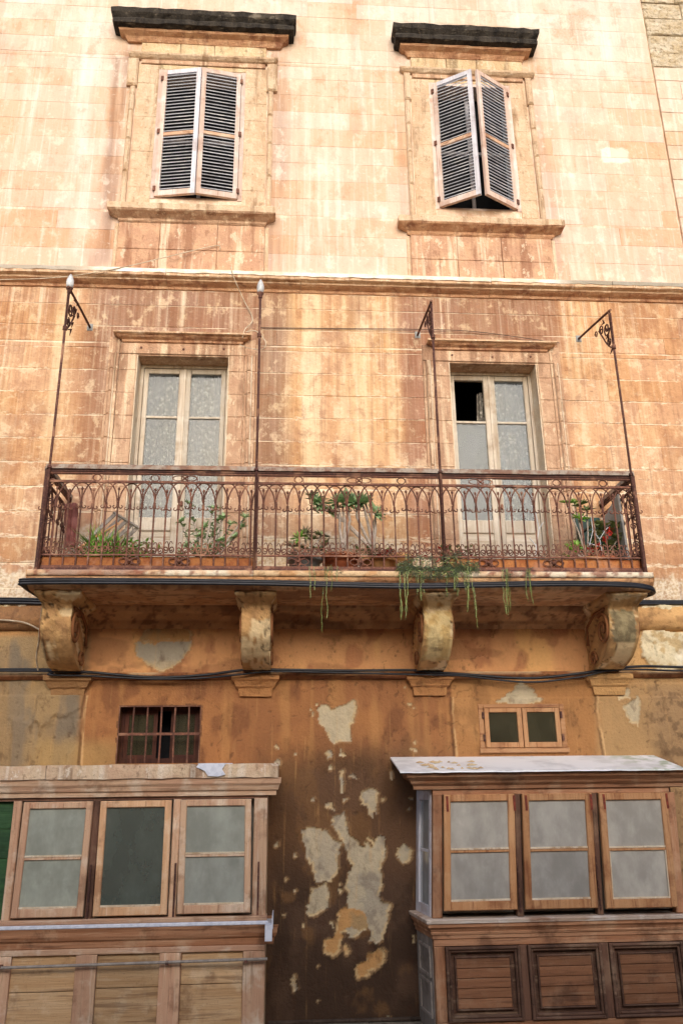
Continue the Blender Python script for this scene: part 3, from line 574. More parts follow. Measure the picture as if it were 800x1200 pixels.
def balcony_door(op, label, broken):
    x0, x1, z0, z1 = op; x0 += .012; x1 -= .012; z0 = 1.75; zt = z1-.012; t = thing('balcony_door', label, 'door', ((x0+x1)/2, .2, 1.75), 'glazed double doors behind the railing')
    m = MB(); m.box(x0, x0+.03, .195, .26, z0, zt); m.box(x1-.03, x1, .195, .26, z0, zt); m.box(x0+.03, x1-.03, .195, .26, zt-.03, zt); m.build('door_frame', 'doorZ', t)
    cx = (x0+x1)/2
    for k, (a, b) in enumerate(((x0+.034, cx-.004), (cx+.004, x1-.034))):
        lt = zt-.034; st = .058; q = MB(); y0, y1 = .205, .25
        q.box(a, a+st*(1 if k else .85), y0, y1, z0, lt, .006); q.box(b-st*(.85 if k else 1), b, y0, y1, z0, lt, .006)
        ia, ib = a+st*(1 if k else .85), b-st*(.85 if k else 1)
        q.box(ia, ib, y0+.002, y1, lt-.055, lt, .006); q.box(ia, ib, y0+.004, y1, 3.665, 3.69, .004); q.box(ia, ib, y0+.002, y1, 2.44, 2.58, .008); q.box(ia, ib, y0+.002, y1, z0, z0+.12, .006)
        leaf = q.build('door_leaf', 'doorZ', t)
        m = MB(); m.box(ia, ib, y0+.022, y0+.03, z0+.12, 2.44); m.box(ia+.05, ib-.05, y0+.008, y0+.024, z0+.19, 2.37, .01); m.build('door_panel', 'doorX', leaf)
        for za, zb, up_ in ((2.58, 3.665, 0), (3.69, lt-.055, 1)):
            if broken and k == 0 and up_: continue
            m = MB(); m.box(ia, ib, y0+.02, y0+.024, za, zb); m.build('pane', 'glass_door', leaf)
    m = MB(); m.box(cx-.012, cx+.012, .19, .206, z0, zt-.036, .005); m.build('astragal', 'doorZ', t)
    m = MB(); m.lathe((cx+.035, .19, 2.72), [(.004, -.03), (.014, -.02), (.014, .02), (.004, .03)], 8); m.build('door_handle', 'iron', t)
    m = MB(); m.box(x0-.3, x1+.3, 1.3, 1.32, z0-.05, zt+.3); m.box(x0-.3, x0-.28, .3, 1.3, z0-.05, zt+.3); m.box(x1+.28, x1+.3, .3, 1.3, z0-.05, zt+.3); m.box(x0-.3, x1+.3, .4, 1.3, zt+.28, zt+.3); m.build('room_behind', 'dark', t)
    if not broken:
        wavy(x0+.05, cx-.01, z0+.05, zt-.04, .30, .03, 4, 'lace', 'lace_curtain', t, -.06, 0); wavy(cx+.01, x1-.05, z0+.05, zt-.04, .30, .03, 4, 'lace', 'lace_curtain', t, 0, .06)
    else:
        wavy(cx-.12, cx-.02, z0+.05, zt-.2, .3, .025, 2, 'lace', 'lace_curtain', t, 0, -.16); wavy(cx+.01, x1-.05, z0+.05, zt-.1, .30, .03, 4, 'lace', 'lace_curtain', t)
        m = MB(); m.box(x0+.05, cx-.06, .27, .275, 2.3, 3.66); m.build('grey_blind', 'slate', t)
    fixp(t)
balcony_door(D1, 'left cream double door with lace curtains behind all its panes', False)
balcony_door(D2, 'right cream double door with its upper left pane open and black', True)

# ------------------------------------------------------------------ numpy noise for the lower wall
rs = np.random.RandomState(11)
def vnoise(x, y, seed=0):
    xi = np.floor(x).astype(np.int64); yi = np.floor(y).astype(np.int64); fx = x-xi; fy = y-yi; fx = fx*fx*(3-2*fx); fy = fy*fy*(3-2*fy)
    def h(a, b):
        n = (a*374761393+b*668265263+seed*982451653) & 0xffffffff; n = ((n ^ (n >> 13))*1274126177) & 0xffffffff; return ((n ^ (n >> 16)) & 0xffff)/65535.
    return (h(xi, yi)*(1-fx)+h(xi+1, yi)*fx)*(1-fy)+(h(xi, yi+1)*(1-fx)+h(xi+1, yi+1)*fx)*fy
def fbm(x, y, o=4, seed=0, g=.5):
    s = 0; a = 1; t = 0
    for k in range(o): s = s+a*vnoise(x*2**k, y*2**k, seed+k); t += a; a *= g
    return s/t
def sst(v, a, b): t = np.clip((v-a)/(b-a), 0, 1); return t*t*(3-2*t)
def inpoly(X, Z, poly):
    c = np.zeros(X.shape, bool); n = len(poly); j = n-1
    for i in range(n):
        xi, zi = poly[i]; xj, zj = poly[j]
        if zi != zj: c ^= ((zi > Z) != (zj > Z)) & (X < (xj-xi)*(Z-zi)/(zj-zi)+xi)
        j = i
    return c
def at(x, y, Y=0.0):     # a pixel of the 800x1200 photograph on the plane Y: only used to list outline points in metres
    d = r2*((x-400)/955.8)-u2*((y-600)/955.8)+f_; t = (D+Y)/d.y; return (d.x*t, d.z*t)
def mixc(c, m, col): return c*(1-m[..., None])+np.array(lin(col))*m[..., None]
GREY = [  # peeled patches, traced outlines
    [(371, 829), (379, 826), (390, 832), (398, 826), (404, 826), (410, 820), (415, 819), (419, 827), (414, 845), (411, 852), (411, 870), (398, 869), (388, 870), (382, 856), (373, 843)],
    [(380, 883), (386, 876), (389, 886), (384, 891)], [(399, 878), (405, 886), (398, 887)], [(398, 905), (402, 902), (403, 930), (399, 932)], [(408, 911), (413, 905), (418, 913)],
    [(424, 928), (434, 923), (443, 925), (442, 940), (437, 960), (432, 952), (421, 936)], [(381, 943), (389, 939), (392, 950), (384, 948)],
    [(387, 961), (401, 950), (407, 965), (408, 978), (417, 985), (422, 992), (436, 992), (444, 980), (451, 982), (450, 1000), (447, 1020), (449, 1035), (444, 1056), (458, 1060), (455, 1082), (448, 1100), (441, 1107), (433, 1103), (432, 1086), (424, 1094), (412, 1100), (404, 1090), (410, 1062), (404, 1040), (408, 1025), (412, 1015), (405, 995), (399, 982)],
    [(352, 975), (362, 968), (377, 972), (390, 982), (400, 987), (398, 1000), (394, 1012), (396, 1025), (388, 1034), (368, 1032), (366, 1015), (358, 1005), (357, 990)],
    [(365, 1042), (380, 1035), (386, 1048), (386, 1064), (372, 1070), (362, 1074), (358, 1064), (364, 1058)], [(465, 994), (474, 990), (483, 996), (480, 1008), (472, 1013), (466, 1004)],
    [(160, 753), (224, 752), (224, 758), (216, 770), (205, 780), (190, 788), (178, 782), (170, 776), (161, 770)],
    [(580, 822), (596, 812), (610, 799), (622, 808), (636, 822), (625, 826), (600, 827)], [(722, 812), (735, 805), (735, 820), (724, 820)], [(728, 830), (746, 816), (748, 832), (746, 853), (735, 845)]]
OCH = [[(379, 1104), (384, 1099), (392, 1098), (396, 1071), (402, 1068), (404, 1090), (400, 1105), (398, 1114), (388, 1122), (380, 1116)], [(401, 1112), (407, 1106), (408, 1118), (402, 1121)], [(417, 1130), (429, 1126), (432, 1116), (444, 1114), (453, 1115), (447, 1132), (430, 1144), (417, 1146)],
       [(396, 1071), (404, 1062), (412, 1064), (430, 1074), (432, 1086), (424, 1092), (410, 1086), (404, 1094), (398, 1088)], [(163, 752), (168, 738), (185, 728), (202, 730), (222, 740), (224, 752)]]
BARE = [[(752, 735), (768, 737), (800, 742), (800, 787), (768, 786), (752, 770), (750, 752)], [(748, 700), (800, 690), (800, 716), (775, 727), (750, 718)], [(0, 690), (46, 690), (40, 706), (0, 722)], [(755, 690), (800, 680), (800, 696), (755, 700)]]
HOLES_PX = []
GR = (-1.505, -.77, .225, .73); SW = (1.78, 2.52, .33, .70)
def stucco_paint(X, Z, under=0):
    """paint colours of the lower render as (n,3), plus a relief height in metres"""
    n1 = fbm(X*1.7, Z*1.7, 5, 1); n2 = fbm(X*5, Z*3.5, 5, 2); n3 = fbm(X*14, Z*14, 4, 3); sv = fbm(X*9, Z*.8, 4, 4); n4 = fbm(X*.9, Z*.9, 3, 5)
    c = np.zeros(X.shape+(3,))+np.array(lin('96592c'))
    c = mixc(c, sst(n1, .42, .62)*.8, 'a8662f'); c = mixc(c, sst(n2, .55, .7)*.7, '77421f'); c = mixc(c, sst(sv, .55, .72)*.5, 'b87a3c')
    # panel zone between the corbels, coloured lighter to offset the balcony's shade
    pz = sst(Z, .98, 1.04); c = mixc(c, pz*.92, 'd69258'); c = mixc(c, pz*sst(fbm(X*3, Z*.7, 4, 8), .5, .64)*.85, 'e0a35c'); c = mixc(c, pz*sst(n2, .54, .66)*.6, 'a55c34'); c = mixc(c, pz*sst(fbm(X*2.2, Z*5, 4, 9), .55, .62)*.4, '7c4424')
    # left of the first corbel: grey brown plaster
    L = sst(X+.08*(n2-.5), -1.78, -1.9)*(Z < 1.7); c = mixc(c, L*.95, '8f7350'); c = mixc(c, L*sst(sv, .5, .64)*.85, '7a6a58'); c = mixc(c, L*sst(fbm(X*4, Z*2, 4, 21), .52, .66)*.6, 'a98454'); c = mixc(c, L*sst(X, -2.2, -2.7)*sst(n1, .4, .6)*.7, 'a07a4c')
    lt = L*sst(Z, 1.33, 1.38); c = mixc(c, lt*.8, 'b67a3e')
    low = sst(Z+.12*(n2-.5), .5, .36)*sst(X, -2.4, -2.0)*sst(X, 1.5, 1.3); c = mixc(c, low*sst(X, -1.2, -1.7)*.6, 'b38a4c')
    # central strip: dark brown gloss paint below, browner with depth; a paint job of its own
    ce = sst(X, -.45, -.05)*sst(X+.0*n1, 1.52, 1.50); dk = ce*sst(Z+.5*(n1-.5)+.15*(n2-.5), .5, .05); c = mixc(c, dk*.95, '5b3a20'); c = mixc(c, ce*sst(Z+.4*(n1-.5), -.3, -.9)*.9, '3b2619'); c = mixc(c, ce*sst(fbm(X*3, Z*2, 5, 95), .52, .66)*sst(Z, .5, .1)*.35, '6b4a36')
    c = mixc(c, ce*sst(n2, .58, .7)*.5*sst(Z, .6, .2), '7c5128')
    # right of the step line: ochre
    Rr = sst(X, 1.50, 1.52)*(Z < .99); c = mixc(c, Rr*.9, 'b5793e'); c = mixc(c, Rr*sst(n1, .48, .62)*.7, 'a2662f'); c = mixc(c, Rr*sst(n2, .56, .66)*.6, '8e5a2c')
    R2 = sst(X+.1*(n2-.5), 2.78, 2.92)*(Z < 1.7); c = mixc(c, R2*.85, 'bb8a54'); c = mixc(c, R2*sst(n1, .5, .6)*.6, 'a57d4e'); R3 = sst(X+.3*(n1-.5), 3.3, 3.5)*sst(Z, .95, .8); c = mixc(c, R3*.75, '9c7650'); c = mixc(c, R3*sst(n3, .56, .66)*.6, '6a4a30')
    rt = sst(X, 3.1, 3.2)*sst(Z, 1.0, 1.04); c = mixc(c, rt*.85, 'cf9a5c')
    h = .006*(n1-.5)+.006*(n2-.5)+.003*(n3-.5)
    # rough lumps in the left plaster and on the far right
    lum = L*sst(fbm(X*6, Z*4, 4, 31), .5, .62)*sst(Z, 1.0, .8); h = h+lum*.022; h = h+R3*.03*(fbm(X*9, Z*7, 4, 33)-.4)+rt*.02*(n2-.4)
    # stepped render coats: left pier, right edge of central strip
    h = h+.022*sst(X, -1.80, -1.815)*(Z < .82)*(Z > -2)-.0+.018*sst(X+.02*(n2-.5), 1.505, 1.515)*(Z < .78)+.012*sst(X+.03*(n2-.5), 2.86, 2.88)*(Z < .9)
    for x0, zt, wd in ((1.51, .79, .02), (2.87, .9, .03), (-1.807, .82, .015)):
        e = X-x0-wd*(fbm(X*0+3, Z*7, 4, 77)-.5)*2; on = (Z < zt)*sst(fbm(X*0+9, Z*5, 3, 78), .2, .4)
        c = mixc(c, on*sst(np.abs(e-.012), .012, .004)*.7, 'd9a870'); c = mixc(c, on*sst(np.abs(e+.01), .014, .004)*.6, '57341c')  # pale chipped edge plus dark line, painting in the shade of the shallow step
    # thin flaking spots
    Xd = X+.055*(fbm(X*14, Z*14, 4, 41, .6)-.5)+.02*(fbm(X*50, Z*50, 2, 43)-.5); Zd = Z+.055*(fbm(X*14+9, Z*14, 4, 42, .6)-.5)+.02*(fbm(X*50, Z*50+7, 2, 44)-.5)
    g = np.zeros(X.shape, bool); oc = g.copy(); ba = g.copy()
    for p in GREY: g |= inpoly(Xd, Zd, [at(*q) for q in p])
    for p in OCH: oc |= inpoly(Xd, Zd, [at(*q) for q in p])
    for p in BARE: ba |= inpoly(Xd, Zd, [at(*q) for q in p])
    fl = (fbm(X*13, Z*11, 3, 51) > .80) & (X > -.2) & (X < 1.5) & (Z < .9); g |= fl
    al = g | oc; rim = np.zeros(al.shape, bool)
    for dx, dz in ((1, 0), (-1, 0), (0, 1), (0, -1), (1, 1), (-1, -1), (2, 0), (0, -2)): rim |= np.roll(al, (dz, dx), (0, 1))
    rim &= ~al; rf = rim*sst(fbm(X*20, Z*20, 3, 71), .35, .6); c = mixc(c, rf*.55, 'a67c50'); inner = np.ones(al.shape, bool)
    for dx, dz in ((1, 0), (-1, 0), (0, 1), (0, -1), (2, 1), (-2, 1), (1, 2)): inner &= np.roll(al, (dz, dx), (0, 1))
    edge = (al & ~inner).astype(float)*sst(fbm(X*17, Z*17, 3, 72), .4, .6)
    h = h+rim*.004
    cr = np.abs(fbm(X*2.6+3, Z*2.2, 5, 81)-.5)+np.where(fbm(X*1.3, Z*1.3, 3, 82) > .52, 0, .1); ck = sst(cr, .006, .002); c = mixc(c, ck*.45, '4a2c18'); h = h-ck*.006
    pt = sst(fbm(X*24, Z*24, 2, 83), .83, .88); c = mixc(c, pt*.45, '4a2e1a'); h = h-pt*.006
    g &= ~oc; gf = g.astype(float); of = oc.astype(float); bf = ba.astype(float)
    gc = np.zeros(c.shape)+np.array(lin('a89a86')); gc = mixc(gc, sst(n2, .45, .62)*.8, 'b8a68c'); gc = mixc(gc, sst(n3, .52, .62)*.6, '8c7c6c'); gc = mixc(gc, sst(fbm(X*8, Z*8, 4, 91), .52, .62)*.5, 'cbb795'); gc = mixc(gc, sst(Z, .2, .5)*.6, 'c7b08a'); gc = mixc(gc, (sst(Z, 1.1, 1.15))*sst(X, 0, -.2)*.7, 'a39a8a')
    c = c*(1-gf[..., None])+gc*gf[..., None]
    occ = np.zeros(c.shape)+np.array(lin('c0874a')); occ = mixc(occ, sst(n2, .5, .62)*.8, 'a0825a'); c = c*(1-of[..., None])+occ*of[..., None]
    bc = np.zeros(c.shape)+np.array(lin('dcc9a4')); bc = mixc(bc, sst(n3, .5, .62)*.8, 'b8935e'); bc = mixc(bc, sst(n2, .55, .66)*.6, 'efe4cc'); c = c*(1-bf[..., None])+bc*bf[..., None]
    c = mixc(c, edge*.7, 'c9a878')
    h = h-.012*gf-.01*of+bf*(.02+.05*(fbm(X*11, Z*11, 4, 61)-.5))
    return c, h
def grid_obj(name, X, Y, Z, c, parent, mat='stucco', keep=None, smooth=True):
    nz, nx = X.shape; me = bpy.data.meshes.new(name); idx = np.arange(nz*nx).reshape(nz, nx)
    q = np.stack([idx[:-1, :-1], idx[:-1, 1:], idx[1:, 1:], idx[1:, :-1]], -1).reshape(-1, 4)
    if keep is not None: q = q[keep.reshape(-1)]
    me.vertices.add(nz*nx); me.vertices.foreach_set('co', np.stack([X, Y, Z], -1).reshape(-1).astype(np.float32))
    me.loops.add(q.size); me.loops.foreach_set('vertex_index', q.reshape(-1).astype(np.int32)); me.polygons.add(len(q)); me.polygons.foreach_set('loop_start', (np.arange(len(q))*4).astype(np.int32)); 
    me.polygons.foreach_set('use_smooth', np.full(len(q), smooth)); me.update(calc_edges=True)
    a = me.color_attributes.new('paint', 'FLOAT_COLOR', 'POINT'); a.data.foreach_set('color', np.concatenate([c, np.ones(c.shape[:-1]+(1,))], -1).reshape(-1).astype(np.float32))
    me.materials.append(M[mat]); me.validate(); return link(bpy.data.objects.new(name, me), parent)
lw = thing('lower_wall', 'orange to dark brown rendered wall below the balcony with peeled grey patches', 'wall', (0, 0, GZ))
gx = np.arange(XL, 5.61, .0105); gz = np.arange(GZ-.02, 1.665, .0105)
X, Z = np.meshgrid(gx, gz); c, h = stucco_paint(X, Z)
cxm, czm = (X[:-1, :-1]+X[1:, 1:])/2, (Z[:-1, :-1]+Z[1:, 1:])/2
keep = ~(((cxm > GR[0]) & (cxm < GR[1]) & (czm > GR[2]) & (czm < GR[3])) | ((cxm > SW[0]) & (cxm < SW[1]) & (czm > SW[2]) & (czm < SW[3])))
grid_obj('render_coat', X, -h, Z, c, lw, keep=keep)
def flatcol(me, col):
    a = me.color_attributes.new('paint', 'FLOAT_COLOR', 'POINT'); n = len(me.vertices); a.data.foreach_set('color', list((*lin(col), 1))*n)
m = MB()
for a, b, c_, d in rects_minus(XL, 5.6, GZ-.02, 1.655, [GR, SW]): m.box(a, b, .035, .4, c_, d)
o = m.build('wall_core', 'stucco', lw); flatcol(o.data, '86502a')
m = MB()
for q in (GR, SW):
    m.box(q[0]-.012, q[0]+.004, .0, .2, q[2], q[3]); m.box(q[1]-.004, q[1]+.012, .0, .2, q[2], q[3]); m.box(q[0], q[1], .0, .2, q[3]-.004, q[3]+.012); m.box(q[0], q[1], .0, .2, q[2]-.012, q[2]+.004)
o = m.build('opening_reveal', 'stucco', lw); flatcol(o.data, '7c4a28')
# shallow ledge moulding along the wall at the foot of the corbels, and the cove under the slab
def sweep_x(name, x0, x1, prof, parent, tint, seed, dx=.02, j=.006, hi=None):
    P = []; 
    for (p0, z0), (p1, z1) in zip(prof[:-1], prof[1:]):
        L = max(1, int(math.hypot(p1-p0, z1-z0)/.015))
        for k in range(L): P.append((p0+(p1-p0)*k/L, z0+(z1-z0)*k/L))
    P.append(prof[-1]); n = max(2, int((x1-x0)/dx)); xs = np.linspace(x0, x1, n+1); pp = np.array([q[0] for q in P]); zz = np.array([q[1] for q in P])
    X = np.tile(xs, (len(P), 1)); s = np.arange(len(P))[:, None]*.015+0*X; nn = fbm(X*7, s*9+seed, 4, seed); n2 = fbm(X*22, s*22+seed, 3, seed+3)
    Y = -(pp[:, None]+(nn-.5)*j*2+(n2-.5)*j); Zg = zz[:, None]+(n2-.5)*j*.5+0*X
    c = np.zeros(X.shape+(3,))+np.array(lin(tint[0])); c = mixc(c, sst(nn, .42, .6), tint[1]); c = mixc(c, sst(n2, .58, .7)*.8, tint[2]); c = mixc(c, sst(fbm(X*2.2, s*5+seed, 4, seed+7), .56, .64)*.7, tint[2])
    if hi: c = mixc(c, sst(Zg, hi[0], hi[0]+.01)*sst(fbm(X*4, s, 3, seed+9), .35, .55), hi[1])
    return grid_obj(name, X, Y, Zg, c, parent)
LED = [(0, .955), (.03, .96), (.035, .975), (.05, .98), (.055, 1.005), (.04, 1.012), (0, 1.02)]
sweep_x('ledge_moulding', XL, 5.6, LED, lw, ('a0602f', '8a4c26', '6c3a1e'), 5, hi=(1.0, 'd8b58a'))
fixp(lw)
PEDX = [(-2.13, -1.79), (-.465, -.115), (1.13, 1.485), (2.82, 3.17)]

# ------------------------------------------------------------------ balcony slab and corbels
bal = thing('balcony', 'long stone balcony slab on four scrolled corbels', 'balcony', (.5, 0, 1.62))
SX0, SX1 = -2.16, 3.16
seams = [SX0, -.295, 1.28, SX1]
for k, (a, b) in enumerate(zip(seams[:-1], seams[1:])):
    for nm, prof, tint, hi in (('slab_lip', [(.895, 1.700), (.905, 1.704), (.91, 1.74), (.9, 1.75), (.45, 1.752), (0.0, 1.752)], ('e6d3b8', 'd6a880', '8d4a34') if k != 1 else ('dcb488', 'c98f5c', '9c6a44'), None),
                               ('slab_edge', [(.0, 1.6), (.45, 1.602), (.78, 1.605), (.82, 1.61), (.84, 1.63), (.87, 1.645), (.875, 1.665), (.885, 1.67), (.888, 1.7)], ('d6a070', 'c88a58', '96603c'), None)):
        o = sweep_x(nm, a+.002, b-.002, prof, bal, tint, 11+k, j=.004)
        if nm == 'slab_lip':
            pass
for xx in (SX0, SX1):
    m = MB(); pr = [(-.0, 1.6), (-.78, 1.605), (-.84, 1.63), (-.87, 1.645), (-.885, 1.67), (-.905, 1.704), (-.91, 1.74), (-.9, 1.75), (0, 1.752)]; t_ = .004
    for xo in (xx-t_, xx+t_): m.v += [(xo, y, z) for y, z in pr]
    n = len(pr); m.f += [tuple(range(n)), tuple(n+k for k in reversed(range(n)))]+[(k, n+k, n+(k+1) % n, (k+1) % n) for k in range(n)]; m.mi += [0]*(n+2)
    o = m.build('slab_end', 'stucco', bal); flatcol(o.data, 'bf8654')
COVE = [(0.0, 1.42), (.025, 1.425), (.03, 1.45), (.045, 1.455), (.05, 1.49), (.09, 1.51), (.14, 1.545), (.17, 1.56), (.175, 1.58), (.2, 1.585), (.2, 1.61)]
for a, b in ((-1.83, -.40), (-.15, 1.18), (1.43, 2.84)):
    sweep_x('cove_moulding', a, b, COVE, bal, ('cf9460', 'bd8250', '80502e'), 17, j=.006)
for a, b in ((-4.6, -2.1), (3.1, 5.6)):
    sweep_x('cove_moulding', a, b, [(0, 1.40), (.03, 1.41), (.06, 1.44), (.075, 1.5), (.05, 1.55), (.03, 1.6), (0, 1.66)], bal, ('b5783e', 'a86c3a', '7d5434') if a < 0 else ('cf9a5c', 'bf8a50', '9c6c3c'), 23, j=.01)
cp = [(.79, 1.606), (.80, 1.585), (.79, 1.565), (.75, 1.55), (.70, 1.53), (.655, 1.51), (.635, 1.48), (.635, 1.44), (.64, 1.38), (.625, 1.31), (.58, 1.23), (.51, 1.16), (.42, 1.1), (.33, 1.06), (.25, 1.035), (.16, 1.02), (.07, 1.012), (0, 1.01)]
def corbel(x0, x1, hx0, hx1, seed, label, bare):
    r = np.array(cp); t = np.linspace(0, 1, 64); L = np.r_[0, np.cumsum(np.hypot(*np.diff(r, axis=0).T))]; L /= L[-1]; pp = np.interp(t, L, r[:, 0]); zz = np.interp(t, L, r[:, 1])
    hd = sst(zz, 1.515, 1.575); xa = x0+(hx0-x0)*hd; xb = x1+(hx1-x1)*hd
    # section ring at each station: left flank (wall to front), front, right flank
    u = np.r_[np.linspace(0, 1, 15)[:-1]*0, np.linspace(0, 1, 17), np.ones(14)]; v = np.r_[np.linspace(0, 1, 15)[:-1], np.ones(17), np.linspace(1, 0, 15)[1:]]
    X = xa[:, None]+(xb-xa)[:, None]*u; Y = -pp[:, None]*v; Z = zz[:, None]+0*X
    a = fbm(X*9+seed, Z*8+Y*6, 4, seed); b = fbm(X*26+seed, Z*24+Y*20, 3, seed+2); c = np.zeros(X.shape+(3,))+np.array(lin('c9965a')); c = mixc(c, sst(a, .4, .66)*.6, 'b07c4c'); c = mixc(c, sst(b, .6, .72)*.35, '7d4a28'); c = mixc(c, sst(fbm(X*5+seed*3, Z*2.5, 4, seed+5), .5, .68)*.7, 'd8a060')
    front = (v[None, :]*np.ones_like(X) > .999)
    er = sst(fbm(X*13+seed, Z*11+Y*9, 4, seed+20), .55, .6); c = mixc(c, er*.3, '8a5830'); hl = sst(fbm(X*8+seed, Z*10+Y*7, 5, seed+24), .54, .58); c = mixc(c, hl*.85, 'e6c696'); rk = np.abs(fbm(X*6+seed, Z*6+Y*5, 4, seed+30)-.5); ck = sst(rk, .014, .004); c = mixc(c, ck*.8, '43240f')
    disp = (a-.5)*.03+(b-.5)*.014+np.round(fbm(X*5+seed, Z*6+Y*5, 3, seed+40)*7)/7*.05-.025-er*.012-hl*.006-ck*.01
    if bare:
        uu = u[None, :]+.25*(fbm(X*14, Z*14, 3, seed+8)-.5); m_ = (front & (uu > bare[0]) & (uu < bare[1]) & (Z+.05*(a-.5) > bare[2]) & (Z+.05*(b-.5) < bare[3])).astype(float)
        bc = np.zeros(c.shape)+np.array(lin(bare[4])); bc = mixc(bc, sst(b, .45, .6)*.8, bare[5]); c = c*(1-m_[..., None])+bc*m_[..., None]; disp = disp+m_*.012*(b-.2)
    Y = np.where(front, Y-disp, Y); X = X+np.where(~front, disp*.6*np.where(u[None, :] < .5, -1, 1), 0)
    o = grid_obj('corbel', X, Y, Z, c, bal); o['label'] = label
    # carved volutes on both flanks
    for xx, sg in ((x0-.004, -1), (x1+.004, 1)):
        m = MB(); m.spiral((xx, -.46, 1.33), .15, .02, R(60), R(60)+R(560), .018, 34, 5, 'YZ'); m.spiral((xx, -.17, 1.11), .075, .015, R(200), R(200)-R(480), .014, 22, 5, 'YZ'); m.tube([(xx, -.55, 1.5), (xx, -.3, 1.5), (xx, -.1, 1.42), (xx, -.06, 1.25)], .015, 5)
        q = m.build('volute', 'stucco', o, True); flatcol(q.data, '8f5226')
corbel(-2.085, -1.835, -2.115, -1.735, 3, 'ochre corbel with a torn lower edge, at the left end', None)
corbel(-.40, -.15, -.455, -.10, 6, 'smooth pale ochre corbel under the slab seam', None)
corbel(1.175, 1.435, 1.125, 1.465, 9, 'corbel with flaked yellow stone face beneath the trailing plants', (.05, .95, 1.07, 1.46, 'c9a060', 'e0c288'))
corbel(2.83, 3.10, 2.775, 3.135, 12, 'corbel with a grey bare patch on its belly, at the right end', (.12, .9, 1.2, 1.47, 'a38f68', '7c6a4c'))
# little capitals beneath the corbels
for k, (a, b) in enumerate(PEDX):
    m = MB(); m.cornice(a+.06, b-.06, [(.03, .80), (.035, .83), (.04, .87), (.06, .885), (.065, .90), (.08, .93), (.1, .945), (.1, .985), (.09, .99)], 0, .04, .004); o = m.build('capital', 'stucco', bal)
    flatcol(o.data, ['9a6a3c', 'b07038', 'b07038', 'c08a4e'][k])
fixp(bal)

# ------------------------------------------------------------------ railing
ral = thing('balcony_railing', 'rusty wrought iron balcony railing with interlaced arches and scrolls', 'railing', (.5, -.8, 1.75))
RY = -.8; RX0, RX1 = -2.115, 3.135; NB = 50; sp = (RX1-RX0)/NB
def rail_side(mk, rot=None): pass
zb0, zb1, zt0, zt1, ztop = 1.79, 1.905, 2.565, 2.65, 2.70
me_bar = MB().tube([(0, 0, zb0), (0, 0, zt0-.2)], .0078, 6).tube([(0, 0, 2.325), (0, 0, 2.37)], .0125, 6).tube([(0, 0, zt0-.2), (0, 0, zt0-.075)], .0055, 4).tube([(0, 0, zt0-.085), (0, 0, zt0-.075), (0, 0, zt0-.06), (0, 0, zt0-.052)], [.004, .011, .011, .003], 6)
for sg in (-1, 1): me_bar.spiral((sg*.03, 0, 2.335), .02, .008, math.pi if sg > 0 else 0, (math.pi+R(270)) if sg > 0 else -R(270), .0055, 7, 4)
me_bar = me_bar.mesh('baluster', 'iron')
def arc_pts(w, side): # half of a pointed/round arch spanning 2 bars, springs at a collar
    return [(-w*math.cos(a)*1.0, 0, 2.35+(zt0-2.35)*math.sin(a)) for a in [R(q) for q in range(4, 177, 12)]]
def scroll_mesh(w):
    m = MB()
    for sg in (-1, 1):
        pts = []
        for i in range(17):
            t = i/16; a = R(-100)+R(470)*t; r = .03*(1-t*.78); pts.append((sg*(.0285-r*math.cos(a+math.pi)*1.0 if 0 else .0265+r*math.cos(a)), 0, 1.953+r*math.sin(a)))
        m.tube(pts, .006, 5)
        m.tube([(sg*.0265, 0, 1.923), (sg*.012, 0, 1.93), (sg*.002, 0, 1.96), (sg*.004, 0, 2.0), (sg*.014, 0, 2.022), (sg*.028, 0, 2.02), (sg*.036, 0, 2.004)], .0055, 4)
    return m
me_scr = scroll_mesh(0).mesh('scroll', 'iron')
def place(me, name, loc, rz=0, sx=1):
    o = link(bpy.data.objects.new(name, me), ral); o.location = loc; a_ = .028 if name == 'scroll' else .006; o.location = (loc[0]+rnd.uniform(-.003, .003), loc[1]+rnd.uniform(-.003, .003), rnd.uniform(-.002, .002)); o.rotation_euler = (rnd.uniform(-.004, .004), rnd.uniform(-a_, a_)*.25, rz+rnd.uniform(-.08, .08)); o.scale = (sx*rnd.uniform(.95, 1.03), 1, rnd.uniform(.996, 1.004)); return o
arm = MB().tube([(x, 0, z) for x, y, z in arc_pts(sp, 0)], .0068, 5, False).mesh('arch', 'iron')
for i in range(NB+1): place(me_bar, 'baluster', (RX0+sp*i, RY, 0))
for i in range(NB+1): place(arm, 'arch', (RX0+sp*i if 0 < i < NB else RX0+sp*i, RY+(.006 if i % 2 else -.006), 0)) if 0 < i < NB else None
for i in range(NB): place(me_scr, 'scroll', (RX0+sp*(i+.5), RY, 0), 0, sp/.114)
sps = .114; nside = 6
for xx in (RX0, RX1):
    for i in range(1, nside+1): place(me_bar, 'baluster', (xx, RY+sps*i, 0), R(90)); place(arm, 'arch', (xx+(.006 if i % 2 else -.006), RY+sps*i, 0), R(90)) if i < nside else None
    for i in range(nside): place(me_scr, 'scroll', (xx, RY+sps*(i+.5), 0), R(90))
